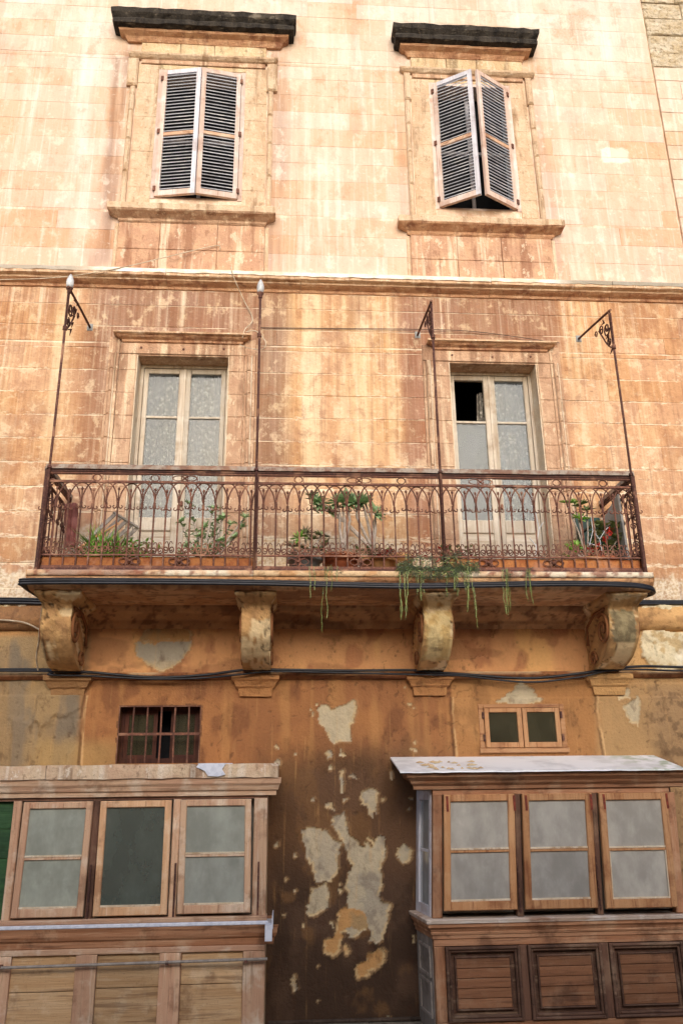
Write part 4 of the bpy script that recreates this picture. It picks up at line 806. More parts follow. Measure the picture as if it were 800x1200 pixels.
def wobbar(p0, p1, w, h, n=40, j=.003):
    m = MB(); p0 = Vector(p0); p1 = Vector(p1); d = (p1-p0).normalized(); s = Vector((d.y, -d.x, 0)) if abs(d.z) < .9 else Vector((1, 0, 0))
    for i in range(n+1):
        c = p0.lerp(p1, i/n); dz = rnd.uniform(-j, j)*.6
        for a, b in ((-1, -1), (1, -1), (1, 1), (-1, 1)): m.v.append(tuple(c+s*(a*w/2)+Vector((0, 0, b*h/2+dz))))
    for i in range(n):
        for k in range(4): m.f.append((i*4+k, i*4+(k+1) % 4, (i+1)*4+(k+1) % 4, (i+1)*4+k)); m.mi.append(0)
    m.f += [(3, 2, 1, 0), tuple(n*4+k for k in range(4))]; m.mi += [0, 0]; return m
def runs(z, w, h, mat, name, out=0):
    wobbar((RX0-out, RY-out, z), (RX1+out, RY-out, z), w, h, 60).build(name, mat, ral)
    for xx, so in ((RX0, -out), (RX1, out)): wobbar((xx+so, RY+w/2+.001-out, z), (xx+so, -.0, z), w, h, 8).build(name, mat, ral)
runs(2.70, .055, .04, 'handrail', 'handrail', .005)
runs(2.668, .03, .016, 'iron_d', 'handrail_band')
for z, h in ((2.65, .012), (2.568, .016), (1.905, .014), (1.80, .022)): runs(z, .02, h, 'iron', 'rail_bar')
runs(1.775, .04, .02, 'iron_d', 'base_bar', .01)
m = MB()
for k in range(7):
    xx = RX0+(RX1-RX0)*k/6; m.box(xx-.012, xx+.012, RY-.012, RY+.012, 1.745, 2.68)
    m.build('rail_post', 'iron_d', ral) if 0 else None
for xx in (RX0, RX1, -.285, 1.355):
    m = MB(); m.box(xx-.014, xx+.014, RY-.02, RY+.014, 1.745, 2.68, .003); m.build('rail_post', 'iron_d', ral)
for xx in (RX0, RX1):
    m = MB()
    for dy in (.0, .09):
        m.box(xx-.008, xx+.008, RY+dy+.02, RY+dy+.034, 1.8, 2.65)
    for zz in (1.95, 2.12, 2.3, 2.48): m.spiral((xx, RY+.06, zz), .04, .01, R(0), R(500), .006, 14, 4, 'YZ'); m.spiral((xx+(.05 if xx < 0 else -.05), RY, zz+.08), .035, .01, R(0), R(500), .006, 14, 4)
    m.build('corner_scrollwork', 'iron_d', ral)
# frieze: ovals and rosettes between framing bars (top), rosettes and boards (bottom)
def oval(m, cx, z, a, b, rad=.005, n=16, Y=RY): m.tube([(cx+a*math.cos(2*math.pi*k/n), Y, z+b*math.sin(2*math.pi*k/n)) for k in range(n+1)], rad, 4, False)
fz = (2.65+2.568)/2+.001
orn = [(-1.68, 0), (-1.18, 0), (-.92, 1), (.08, 0), (.62, 1), (1.0, 0), (1.72, 1), (2.42, 0), (2.85, 0)]
for cx, kind in orn:
    m = MB()
    if kind:
        for d in (-.055, .055): oval(m, cx+d, fz, .05, .024)
        oval(m, cx, fz, .028, .03); m.tube([(cx-.03, RY, fz-.028), (cx+.03, RY, fz+.028)], .006, 4); m.tube([(cx-.03, RY, fz+.028), (cx+.03, RY, fz-.028)], .006, 4); m.lathe((cx, RY, fz-.012), [(.003, 0), (.014, .006), (.014, .018), (.003, .024)], 8)
    else: oval(m, cx, fz, .036, .03, .006)
    m.build('frieze_rosette' if kind else 'frieze_oval', 'iron', ral)
for (a, ka), (b, kb) in zip([(RX0-.02, 0)]+orn, orn+[(RX1+.02, 0)]):
    l, r_ = a+(.11 if ka else .045), b-(.11 if kb else .045)
    if r_-l > .08: m = MB(); m.tube([(l, RY, fz-.03), (r_, RY, fz-.03), (r_, RY, fz+.028), (l, RY, fz+.028), (l, RY, fz-.03)], .0045, 4, False); m.build('frieze_frame', 'iron', ral)
lo = [-1.38, -.95, .08, .62, 1.72, 2.3, 2.85]
for cx in [-1.35, -.93, .08, .62, 1.74, 2.32]:
    m = MB(); zz = 1.853
    for d in (-.045, .045): oval(m, cx+d, zz, .045, .026)
    oval(m, cx, zz, .022, .036); m.tube([(cx-.06, RY, zz-.035), (cx+.06, RY, zz+.035)], .005, 4); m.tube([(cx-.06, RY, zz+.035), (cx+.06, RY, zz-.035)], .005, 4); m.lathe((cx, RY-.004, zz-.014), [(.003, 0), (.016, .007), (.016, .02), (.003, .028)], 8); m.build('base_rosette', 'iron', ral)
for a, b in ((RX0+.03, -.305), (1.40, RX1-.03)):
    m = MB(); m.box(a, b, RY+.016, RY+.028, 1.815, 1.896, .003, .001); m.build('rust_board', 'rustplate', ral)
for xx in (RX0, RX1): m = MB(); m.box(xx-.004, xx+.004, RY+.02, -.03, 1.815, 1.896); m.build('rust_board', 'rustplate', ral)
fixp(ral)

# ------------------------------------------------------------------ awning poles
def pole(x, ztop, zring, arm, fin, label):
    t = thing('awning_pole', label, 'pole', (x, -.8, 1.75), 'iron awning poles standing in the railing')
    lean = rnd.uniform(-.004, .004)
    m = MB(); m.tube([(x, RY-.03, 1.76), (x+lean, RY-.03, 3.2), (x, RY-.03, ztop)], .0115, 8); m.build('shaft', 'iron_d', t, True)
    m = MB()
    for z in (zring, zring+.02, 2.69): m.lathe((x, RY-.03, z-.015), [(.012, 0), (.022, .006), (.022, .022), (.012, .03)], 8)
    m.build('collar', 'iron_d', t)
    if arm:
        m = MB(); z1 = 4.59; m.tube([(x, RY-.07, ztop-.02), (x, -.4, (ztop+z1)/2+.0), (x, .0, z1)], .012, 6); m.build('tie_arm', 'iron_d', t)
        m = MB(); m.box(x-.03, x+.03, -.012, 0, z1-.04, z1+.04, .003); m.build('wall_plate', 'greypot', t)
        m = MB(); zt = ztop-.04
        m.tube([(x, RY-.03, zring), (x, RY+.04, zring+.05), (x, RY+.12, zring+.14), (x, RY+.2, zring+.27), (x, RY+.26, zt-.02)], .008, 5)
        m.spiral((x, RY+.07, zring+.27), .075, .015, R(200), R(200)+R(520), .008, 24, 5, 'YZ'); m.spiral((x, RY+.2, zring+.33), .055, .012, R(20), R(20)+R(480), .007, 20, 5, 'YZ')
        m.spiral((x, RY+.045, zring+.12), .05, .012, R(90), R(90)-R(480), .007, 18, 5, 'YZ'); m.spiral((x, RY+.33, zring+.36), .04, .01, R(20), R(20)+R(400), .006, 16, 5, 'YZ')
        for q in range(5): m.tube([(x, RY+.02+.03*q, zring+.02+.1*q), (x+.03, RY+.06+.03*q, zring+.05+.09*q), (x+.012, RY+.09+.03*q, zring+.0+.1*q)], [.004, .012, .002], 5)
        m.tube([(x, RY-.06, ztop-.05), (x, RY-.045, zring)], .009, 5); m.build('scroll_bracket', 'iron_d', t)
    if fin:
        m = MB(); m.lathe((x, RY-.03, ztop-.01), [(.012, 0), (.03, .012), (.033, .03), (.036, .05), (.034, .08), (.024, .115), (.01, .145), (.003, .155)], 12); m.build('finial', 'finial', t, True)
        m = MB(); m.lathe((x, RY-.03, ztop-.07), [(.012, 0), (.02, .01), (.018, .03), (.028, .045), (.034, .06), (.012, .065)], 10); m.build('finial_cup', 'iron_d', t, True)
    fixp(t)
pole(-2.09, 4.52, 4.07, True, True, 'leftmost awning pole, with bracket, wall tie and pale bulb finial')
pole(-.295, 4.52, 4.04, False, True, 'bare awning pole with pale bulb finial, right of the left door')
pole(1.352, 4.47, 4.07, True, False, 'awning pole with scroll bracket, left of the right door')
pole(3.11, 4.42, 4.0, True, False, 'rightmost awning pole, with scroll bracket and no finial')

# ------------------------------------------------------------------ cables
def cable(name, pts, r, mat, label, cat='cable', group=None, n=7):
    P = [Vector(p) for p in pts]; out = []
    for i in range(len(P)-1):
        a, b, c_, d = P[max(i-1, 0)], P[i], P[i+1], P[min(i+2, len(P)-1)]
        for k in range(8):
            t = k/8; out.append(.5*((2*b)+(-a+c_)*t+(2*a-5*b+4*c_-d)*t*t+(-a+3*b-3*c_+d)*t**3))
    out.append(P[-1]); m = MB(); m.tube(out, r, n); return tag(m.build(name, mat, None, True), label, cat, group)
def pz(x, y, Y): a = at(x, y, Y); return (a[0], Y, a[1])
for k, (dz, r, lab) in enumerate(((.0, .014, 'thick lowest black cable slung along the balcony edge'), (.026, .011, 'middle black cable slung along the balcony edge'), (.045, .008, 'thin uppermost black cable slung along the balcony edge'))):
    cable('black_cable', [(-4.6, -.03, 1.66+dz), (-2.5, -.03, 1.655+dz), (-2.2, -.04, 1.64+dz), (-2.185, -.3, 1.63+dz), (-2.185, -.86, 1.615+dz*.8), (-2.1, -.925-.004*k, 1.625+dz*.8), (-1.2, -.925, 1.630+dz*.8), (-.3, -.925, 1.625+dz*.7), (.3, -.928, 1.612+dz*.7), (1.0, -.93, 1.6+dz*.7), (1.6, -.925, 1.612+dz*.7), (2.4, -.925, 1.628+dz*.7), (3.0, -.92, 1.615+dz*.6), (3.19, -.8, 1.59+dz*.5), (3.2, -.3, 1.63+dz), (3.35, -.04, 1.66+dz*.7), (5.4, -.03, 1.68+dz*.5)], r, 'cable', lab, 'cable', 'black cables along the balcony edge')
lowpts = [(-4.6, -.07, 1.04), (-2.3, -.08, 1.04), (-2.1, -.12, 1.02), (-1.75, -.1, 1.01), (-1.2, -.085, .965), (-.75, -.09, .985), (-.42, -.13, 1.02), (-.14, -.13, 1.025), (.5, -.09, 1.02), (1.13, -.1, 1.02), (1.3, -.12, 1.0), (1.6, -.09, .985), (2.2, -.09, .945), (2.7, -.11, .985), (2.95, -.12, 1.02), (3.3, -.1, 1.05), (3.8, -.07, 1.045), (5.4, -.06, 1.03)]
cable('wall_cable', lowpts, .013, 'cable', 'thicker black cable sagging across the wall at the corbel feet')
cable('wall_cable', [(x, y-.02, z-.028+.012*math.sin(i*1.9)) for i, (x, y, z) in enumerate(lowpts)], .009, 'cable', 'thinner black cable hanging just under the one at the corbel feet')
cable('loose_wire', [pz(-20, 726, -.1), pz(10, 727, -.1), pz(30, 730, -.1), pz(47, 738, -.12)], .008, 'wire', 'pale wire running from the left edge to the left corbel', 'wire')
cable('loose_wire', [pz(50, 712, -.5), pz(47, 735, -.45), pz(46, 750, -.35), pz(43, 770, -.2), pz(45, 786, -.1)], .008, 'wire', 'pale wire hanging down beside the left corbel', 'wire')
cable('loose_wire', [pz(-10, 328, -.17), pz(70, 325, -.17), pz(140, 314, -.17), pz(200, 300, -.1), pz(252, 288, -.05), pz(258, 292, -.05)], .005, 'wire', 'pale wire looping over the string course below the left shutters', 'wire')
cable('loose_wire', [pz(270, 312, -.17), pz(276, 330, -.17), pz(286, 352, -.06), pz(296, 374, -.03), pz(287, 386, -.1), pz(284, 396, -.1)], .005, 'wire', 'pale wire dropping from the string course to the left door hood', 'wire')
cable('loose_wire', [pz(281, 404, -.06), pz(292, 408, -.08), pz(308, 409, -.1), pz(311, 400, -.12), pz(300, 388, -.1), pz(288, 389, -.12)], .0045, 'wire', 'small pale wire loop beside the left door hood', 'wire')
cable('line_wire', [pz(305, 384, -.02), pz(400, 385, -.02), pz(495, 386, -.03), pz(560, 389, -.03), pz(655, 402, -.03)], .004, 'dwire', 'thin dark wire stretched along the wall from the second pole past the right door', 'wire')

# ------------------------------------------------------------------ small windows
t = thing('barred_window', 'small red brown window behind an iron grille, above the left bay', 'window', (-1.14, .05, GR[2]))
m = MB(); x0, x1, z0, z1 = GR; m.box(x0+.006, x0+.035, .13, .17, z0, z1); m.box(x1-.035, x1-.006, .13, .17, z0, z1); m.box(x0+.035, x1-.035, .131, .17, z1-.04, z1-.004); m.box(x0+.035, x1-.035, .131, .17, z0, z0+.05); m.build('window_frame', 'redbrown', t)
for a, b, yy in ((x0+.037, x0+.33, .14), (x0+.45, x1-.037, .145)):
    m = MB(); m.box(a, a+.035, yy, yy+.03, z0+.05, z1-.04); m.box(b-.035, b, yy, yy+.03, z0+.05, z1-.04); m.box(a+.035, b-.035, yy, yy+.03, z0+.05, z0+.08); m.box(a+.035, b-.035, yy, yy+.03, z1-.07, z1-.04); o = m.build('casement', 'redbrown', t)
    m = MB(); m.box(a+.035, b-.035, yy+.012, yy+.016, z0+.08, z1-.07); m.build('pane', 'glass_dk', o)
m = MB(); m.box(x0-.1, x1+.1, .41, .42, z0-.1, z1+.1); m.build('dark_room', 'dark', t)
for k in range(1, 6):
    xx = x0+(x1-x0)*k/6+.01; m = MB(); m.tube([(xx, .02, z0-.0), (xx+rnd.uniform(-.004, .004), .015, (z0+z1)/2), (xx, .02, z1)], .0085, 6); m.build('iron_bar', 'iron', t)
m = MB(); m.box(x0, x1, .004, .014, .468, .49); m.build('iron_bar', 'iron', t); m = MB(); m.box(x0, x0+.012, .004, .02, z0, z1); m.box(x1-.012, x1, .004, .02, z0, z1); m.box(x0, x1, .003, .018, z1-.014, z1); m.build('grille_frame', 'iron', t); fixp(t)
t = thing('small_window', 'small two-pane wooden window above the right bay', 'window', (2.15, 0, .3))
x0, x1, z0, z1 = 1.745, 2.545, .30, .72
m = MB(); m.box(x0, x0+.045, -.03, .05, z0+.03, z1, .004); m.box(x1-.045, x1, -.03, .05, z0+.03, z1, .004); m.box(x0+.046, x1-.046, -.03, .05, z1-.035, z1, .004); m.box(x0-.01, x1+.01, -.055, .05, z0-.012, z0+.028, .006); m.build('window_frame', 'sashX', t)
for a, b in ((x0+.05, (x0+x1)/2-.004), ((x0+x1)/2+.004, x1-.05)):
    yy = -.04; m = MB(); m.box(a, a+.042, yy, yy+.035, z0+.032, z1-.038, .004); m.box(b-.042, b, yy, yy+.035, z0+.032, z1-.038, .004); m.box(a+.043, b-.043, yy+.001, yy+.035, z0+.032, z0+.08, .004); m.box(a+.043, b-.043, yy+.001, yy+.035, z1-.075, z1-.038, .004); o = m.build('casement', 'sashZ', t)
    m = MB(); m.box(a+.042, b-.042, yy+.018, yy+.022, z0+.08, z1-.075); m.build('pane', 'glass_dk', o)
for xx in (x0+.03, x1-.045):
    for zz in (.42, .62): m = MB(); m.box(xx, xx+.018, -.05, -.03, zz-.03, zz+.03); m.build('hinge', 'iron_d', t)
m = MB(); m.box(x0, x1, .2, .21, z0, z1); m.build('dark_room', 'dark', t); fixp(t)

# ------------------------------------------------------------------ bay windows
def framed(m, a, b, y0, y1, z0, z1, sl_, sr, sb, stp, sh=0.0, mi=0, ch=.005):
    pass
def shear(me, k, zb, zt, dx):
    for v in me.vertices:
        if v.co.z > zb: v.co.x += dx*min(1, (v.co.z-zb)/(zt-zb))
def sash(parent, a, b, z0, z1, y, mat, glass, bars, tilt=0, dx=0, name='sash', gl=None, white=False, w=.052):
    q = MB(); y0, y1 = 0, .04
    q.box(a, a+w, y0, y1, z0, z1, .006); q.box(b-w, b, y0, y1, z0, z1, .006); q.box(a+w, b-w, y0+.001, y1, z0, z0+w+.012, .006); q.box(a+w, b-w, y0+.001, y1, z1-w, z1, .006)
    if bars: zz = z0+(z1-z0)*.5; q.box(a+w, b-w, y0+.008, y1-.006, zz-.011, zz+.011, .003)
    me = q.mesh(name, mat); 
    if dx: shear(me, 0, z0, z1, dx)
    o = link(bpy.data.objects.new(name, me), parent); o.location = (0, y, 0)
    zs = [(z0+w+.012, z1-w)] if not bars else [(z0+w+.012, zz-.011), (zz+.011, z1-w)]
    for k, (c_, d) in enumerate(zs):
        m = MB(); m.box(a+w, b-w, .02, .024, c_, d); me2 = m.mesh('pane', glass)
        if dx: 
            for v in me2.vertices: v.co.x += dx*(v.co.z-z0)/(z1-z0)
        link(bpy.data.objects.new('pane', me2), o)
        m = MB(); e = .008; m.box(a+w, b-w, .004, .019, c_, c_+e*1.6)
        if white and k == 0: m.box(a+w, a+w+e, .004, .018, c_+e*1.6, d); m.box(b-w-e, b-w, .004, .018, c_+e*1.6, d)
        me3 = m.mesh('putty', 'jamb')
        if dx:
            for v in me3.vertices: v.co.x += dx*(v.co.z-z0)/(z1-z0)
        link(bpy.data.objects.new('putty', me3), o)
    if not tilt: o.rotation_euler = (0, rnd.uniform(-.0035, .0035), 0)
    if tilt: # top hung: turned about its top edge
        o.matrix_local = Matrix.Translation((0, y, z1)) @ Matrix.Rotation(-tilt, 4, 'X') @ Matrix.Translation((0, 0, -z1))
    return o
# ---- left bay
bl = thing('bay_window', 'left bay window of bleached timber with a thick flat stone-like top and three sashes', 'bay window', (-1.9, 0, GZ), 'timber bay windows')
LX0, LX1, LY = -3.9, -.155, -.45
def slabx(name, x0, x1, y0, y1, z0, z1, mat, parent, j=.004, seg=.09):
    m = MB(); n = int((x1-x0)/seg)
    for i in range(n+1):
        X = x0+(x1-x0)*i/n
        for y, z in ((y1, z0), (y0, z0), (y0, z1), (y1, z1)): m.v.append((X, y+rnd.uniform(-j, j)*(y == y0), z+rnd.uniform(-j, j)*(y == y0)))
    for i in range(n):
        for k in range(4): m.f.append((i*4+k, i*4+(k+1) % 4, (i+1)*4+(k+1) % 4, (i+1)*4+k)); m.mi.append(0)
    m.f += [(3, 2, 1, 0), tuple(n*4+k for k in range(4))]; m.mi += [0, 0]; return m.build(name, mat, parent)
M['toplip'] = trim('chalky mortar top', 'cba583', 'd8bb98', '7e5a3e', 'efe2cf', .5)
for a, b in ((LX0, -1.95), (-1.945, -.07)): slabx('roof_slab', a, b, -.52, .0, .095, .205, 'toplip', bl, .005)
m = MB(); m.cornice(LX0+.03, LX1, [(.44, -.045), (.455, -.042), (.458, -.01), (.475, .0), (.485, .03), (.50, .05), (.505, .093)], 0, .3, .002)
# shift sideways mitre: returns only 5 cm
o = m.build('crown_moulding', 'woodLX', bl)
for v in o.data.vertices:
    if v.co.x > LX1+.3: v.co.x = LX1+(v.co.x-LX1-.44)*.9+.005
    if v.co.x < LX0-.3: v.co.x = LX0-.02
m = MB(); n = 14
for k in range(n): a = 2*math.pi*k/n; q = rnd.uniform(.75, 1.15); m.v.append((-.6+.13*q*math.cos(a), -.40-.1*q*math.sin(a), .2065))
for k in range(n): a = 2*math.pi*k/n; q = m.v[k]; m.v.append((q[0], q[1], .212 if q[1] > -.5 else .21))
m.f += [tuple(range(n, 2*n))]+[(k, (k+1) % n, n+(k+1) % n, n+k) for k in range(n)]; m.mi += [0]*(n+1)
pl = [(-.72, .206), (-.5, .206), (-.53, .16), (-.50, .12), (-.56, .105), (-.64, .11), (-.67, .15), (-.74, .18)]; b = len(m.v)
for yy in (-.535, -.522): m.v += [(x, yy, z) for x, z in pl]
m.f += [tuple(b+k for k in reversed(range(8))), tuple(b+8+k for k in range(8))]+[(b+k, b+(k+1) % 8, b+8+(k+1) % 8, b+8+k) for k in range(8)]; m.mi += [0]*10
m.build('lime_splash', M['whitemetal'], bl, label='white patch of lime over the roof edge')
m = MB(); m.box(LX0, LX1, LY+.02, LY+.09, -.068, -.046); m.build('head_rail', 'woodRdX', bl)
sashes = [(-2.125, -1.575, True, 'glassL', 'woodLZ', .012), (-1.5, -.93, False, 'glassP', 'sashLZ', -.004), (-.85, -.275, True, 'glassL', 'woodLZ', -.012)]
for a, b, bars, g, mt, dx in sashes: sash(bl, a, b, -.92, -.072, LY-.015, mt, g, bars, 0, dx)
for a, b, mt in ((-2.2, -2.135, 'woodLZ'), (-1.565, -1.51, 'woodRdZ'), (-.92, -.86, 'woodLZ'), (-.265, LX1, 'woodLZ')):
    m = MB(); m.box(a, b, LY+.012, LY+.08, -.975, -.068, .006, .002); m.build('post', mt, bl)
for a in (-1.55, -.885, -.225): m = MB(); m.box(a, a+.014, LY-.004, LY+.012, -.94, -.55); m.build('rusty_stay', 'iron_d', bl)
m = MB(); m.box(LX0, -2.205, LY+.06, LY+.075, -.975, -.5, .003); m.build('green_board', 'green', bl); m = MB(); m.box(LX0, -2.205, LY+.06, LY+.075, -.497, -.28, .003); m.build('green_board', 'green', bl); m = MB(); m.box(LX0, -2.205, LY+.06, LY+.075, -.277, -.068, .003); m.build('green_board', 'green', bl)
m = MB(); m.box(LX1-.03, LX1, LY+.081, 0, -.975, .09); m.box(LX1-.03, LX1, LY+.09, 0, GZ, -1.07); m.build('side_wall', 'woodLbZ', bl)
for a, b in ((-2.15, -1.54), (-1.53, -.9), (-.88, -.25)): wavy(a, b, -.97, -.07, -.3, .006, 3, 'curtain', 'curtain', bl)
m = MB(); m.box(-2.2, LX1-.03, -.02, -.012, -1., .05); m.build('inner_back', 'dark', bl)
m = MB(); m.box(LX0, LX1+.01, LY-.035, LY+.1, -.975, -.94, .006, .001); m.build('window_sill', 'woodLX', bl)
m = MB(); m.box(LX0, LX1+.02, LY-.055, LY-.03, -1.0, -.974, .004, .001); m.build('white_strip', 'whitemetal', bl)
m = MB(); m.box(LX1+.0, LX1+.05, -.56, -.3, -1.0, -.985); m.box(LX1+.052, LX1+.06, -.60, -.25, -1.02, -.93); m.box(LX1+.0, LX1+.055, -.62, -.56, -1.1, -.99); m.build('gutter_end', 'whitemetal', bl, label='white metal gutter end sticking out at the corner')
m = MB()
for v in ((-.0, 0),): m.cornice(LX0, LX1-.001, [(.45, -1.147), (.455, -1.14), (.46, -1.10), (.475, -1.085), (.485, -1.06), (.49, -1.03), (.5, -1.002)], 0, .3, .001)
o = m.build('ledge_moulding', 'woodRX', bl)
for v in o.data.vertices:
    if v.co.x > LX1+.3: v.co.x = LX1+(v.co.x-LX1-.45)*.9+.012
    if v.co.x < LX0-.3: v.co.x = LX0-.02
m = MB(); m.box(LX0, LX1, LY-.005, LY+.06, -1.19, -1.148, .004, .001); m.build('top_rail', 'woodLX', bl)
for a, b in ((-3.2, -3.03), (-2.25, -2.085), (-1.60, -1.44), (-.965, -.80), (-.325, LX1)): m = MB(); m.box(a, b, LY-.005, LY+.06, GZ, -1.192, .005, .002); m.build('stile', 'woodLZ', bl)
for a, b in ((-3.9, -3.2), (-3.03, -2.25), (-2.085, -1.60), (-1.44, -.965), (-.80, -.325)):
    for z0, z1 in ((GZ, -1.43+rnd.uniform(-.02, .02)), (None, -1.192)):
        if z0 is None: z0 = prev
        prev = z1; m = MB(); m.box(a+.001, b-.001, LY+.022, LY+.05, z0+.003, z1-.002, .003, .001); m.build('panel_board', 'woodLbX', bl)
m = MB(); m.tube([(LX0, LY-.05, -1.262), (-2.0, LY-.05, -1.255), (-1.0, LY-.05, -1.247), (LX1+.02, LY-.05, -1.24)], .011, 7); m.build('pipe_rail', 'pipe', bl, True)
m = MB()
for xx in (-2.15, -.9, -.3): m.box(xx-.012, xx+.012, LY-.06, LY-.004, -1.262, -1.24)
m.build('pipe_clip', 'iron_d', bl)
fixp(bl)
# ---- right bay
br = thing('bay_window', 'right bay window of orange brown timber with a sloping white metal roof and carved panels', 'bay window', (2.2, 0, GZ), 'timber bay windows')
RX_0, RX_1, BY = 1.165, 3.225, -.5
m = MB(); n = 34; ra, rb = .925, 3.335
def wr(name, mat, zo, th):
    m = MB()
    for i in range(n+1):
        X = ra+(rb-ra)*i/n; q = rnd.uniform(-.002, .002)
        m.v += [(X, .0, .262+zo), (X, -.34, .19+zo+q), (X, -.64, .124+zo+q), (X, -.645, .124+zo-th+q), (X, 0, .255+zo-th)]
    for i in range(n):
        for k in range(5): m.f.append((i*5+k, (i+1)*5+k, (i+1)*5+(k+1) % 5, i*5+(k+1) % 5)); m.mi.append(0)
    m.f += [(4, 3, 2, 1, 0), tuple(n*5+k for k in range(5))]; m.mi += [0, 0]
    return m
M['zinc'] = (lambda n: n.fin(n.mix(n.step(n.noise((3, 3, 3), 4, .6), .45, .66), n.mix(n.math('MULTIPLY', n.step(n.xyz[0], 2.6, 3.2), n.step(n.noise(7, 3), .4, .6)), lin('f2f2f4'), lin('a8b39c')), lin('d6d6d8')), .5, n.noise(20, 3), .004, .4))(NT('white zinc sheet'))
wr('roof_sheet', 'zinc', 0, .01).build('roof_sheet', 'zinc', br)
m = MB(); rr = random.Random(4)
for k in range(26):
    xx = 1.12+rr.random()*.5; yy = -.6+rr.random()*.35; z = .262-.216*(-yy)+.004; s_ = rr.uniform(.015, .05); m.add([(xx+s_*math.cos(a)*rr.uniform(.7, 1.2), yy+s_*math.sin(a)*.8, z+s_*.17*math.sin(a)) for a in [q*1.047 for q in range(6)]]+[(xx, yy, z+.012)], [(q, (q+1) % 6, 6) for q in range(6)])
o = m.build('fallen_plaster', 'trim_pale', br); o['kind'] = 'stuff'
m = MB(); m.cornice(RX_0+.02, RX_1-.02, [(.51, -.02), (.52, -.015), (.525, .01), (.55, .03), (.56, .05), (.585, .07), (.6, .08), (.61, .112)], 0, .25, .001)
o = m.build('crown_moulding', 'woodRX', br)
for v in o.data.vertices:
    if v.co.x > RX_1+.3: v.co.x = RX_1+(v.co.x-RX_1-.49)*.9+.01
    if v.co.x < RX_0-.3: v.co.x = RX_0-(RX_0-.49-v.co.x)*1.2-.02
m = MB(); m.box(RX_0+.045, RX_1+.0, BY, BY+.07, -.062, -.022, .004, .001); o = m.build('head_rail', 'woodRX', br)
DX = .045
specs = [(1.252, 1.842, 0.0, False), (1.908, 2.498, 0, False), (2.56, 3.146, .035, True)]
for a, b, ti, wh in specs: sash(br, a, b, -.935, -.062, BY-.03, 'sashZ', 'glassR', True, ti, DX, white=wh, w=.056)
for a, b, mt in ((RX_0, 1.243, 'woodRZ'), (1.85, 1.9, 'woodRdZ'), (2.506, 2.552, 'woodRdZ'), (3.154, RX_1, 'woodRZ')):
    m = MB(); m.box(a, b, BY, BY+.07, -.985, -.062, .006, .001); me = m.mesh('post', mt); shear(me, 0, -.985, -.062, DX); link(bpy.data.objects.new('post', me), br)
for a, b in ((1.3, -.12), (1.86, -.12), (1.96, -.12), (2.51, -.12), (2.62, -.12), (3.16, -.12)):
    m = MB(); m.box(a+.012, a+.03, BY-.037, BY-.031, b-.07, b+.05); m.build('hinge', 'rusthinge', br)
m = MB(); 
for a in (1.868, 2.522): m.box(a, a+.012, BY-.012, BY-.001, -.95, -.55)
m.build('rusty_stay', 'iron_d', br)
for a, b in ((1.24, 1.86), (1.9, 2.52), (2.55, 3.2)): wavy(a, b, -.97, -.05, -.36, .006, 3, 'curtain', 'curtain', br)
m = MB(); m.box(RX_0+.05, RX_1-.03, -.02, -.012, -1., .1); m.build('inner_back', 'dark', br)
# left side: glazed side light
q = MB(); q.box(RX_0, RX_0+.04, BY+.071, BY+.12, -.985, -.022); q.box(RX_0, RX_0+.04, -.08, .0, -.985, -.022); q.box(RX_0, RX_0+.04, BY+.12, -.08, -.985, -.91); q.box(RX_0, RX_0+.04, BY+.12, -.08, -.1, -.022); q.box(RX_0+.01, RX_0+.03, BY+.12, -.08, -.51, -.49)
me = q.mesh('side_sash', 'shutbZ'); shear(me, 0, -.985, -.062, DX); o = link(bpy.data.objects.new('side_sash', me), br)
m = MB(); m.box(RX_0+.018, RX_0+.022, BY+.12, -.08, -.91, -.1); me = m.mesh('pane', 'glassS'); shear(me, 0, -.985, -.062, DX); link(bpy.data.objects.new('pane', me), o)
m = MB(); m.box(RX_1-.04, RX_1, BY+.071, 0, -.985, -.022); me = m.mesh('side_boarding', 'woodRdZ'); shear(me, 0, -.985, -.062, DX); link(bpy.data.objects.new('side_boarding', me), br)
def ledge(name, z0, z1, pr, mat, flip=False):
    m = MB(); m.cornice(RX_0, RX_1, pr, 0, .3, .001); o = m.build(name, mat, br)
    for v in o.data.vertices:
        if v.co.x > RX_1+.3: v.co.x = RX_1+(v.co.x-RX_1-.5)
        elif v.co.x < RX_0-.3: v.co.x = RX_0+(v.co.x-RX_0+.5)
    return o
M['sillpaint'] = wood('worn white sill paint', 'c8b8aa', 'b49c88', '7a4e34', 'X', 'e4ded8', .5)
ledge('window_sill', 0, 0, [(.52, -1.02), (.555, -1.018), (.56, -.992), (.55, -.987)], 'sillpaint')
ledge('base_moulding', 0, 0, [(.503, -1.135), (.51, -1.13), (.512, -1.105), (.52, -1.1), (.525, -1.085), (.52, -1.08), (.53, -1.06), (.545, -1.045), (.545, -1.0205)], 'woodRX')
m = MB(); m.box(RX_0, RX_1, BY, BY+.07, -1.185, -1.02, .004, .001); m.build('top_rail', 'woodRX', br)
m = MB(); m.box(RX_0, RX_1, BY, BY+.07, GZ, -1.71, .004, .001); m.build('bottom_rail', 'woodRX', br)
for a, b in ((RX_0, 1.25), (1.845, 1.905), (2.5, 2.56), (3.165, RX_1)): m = MB(); m.box(a, b, BY, BY+.07, -1.708, -1.187, .005, .001); m.build('stile', 'woodRZ' if a < 1.2 else 'woodRdZ', br)
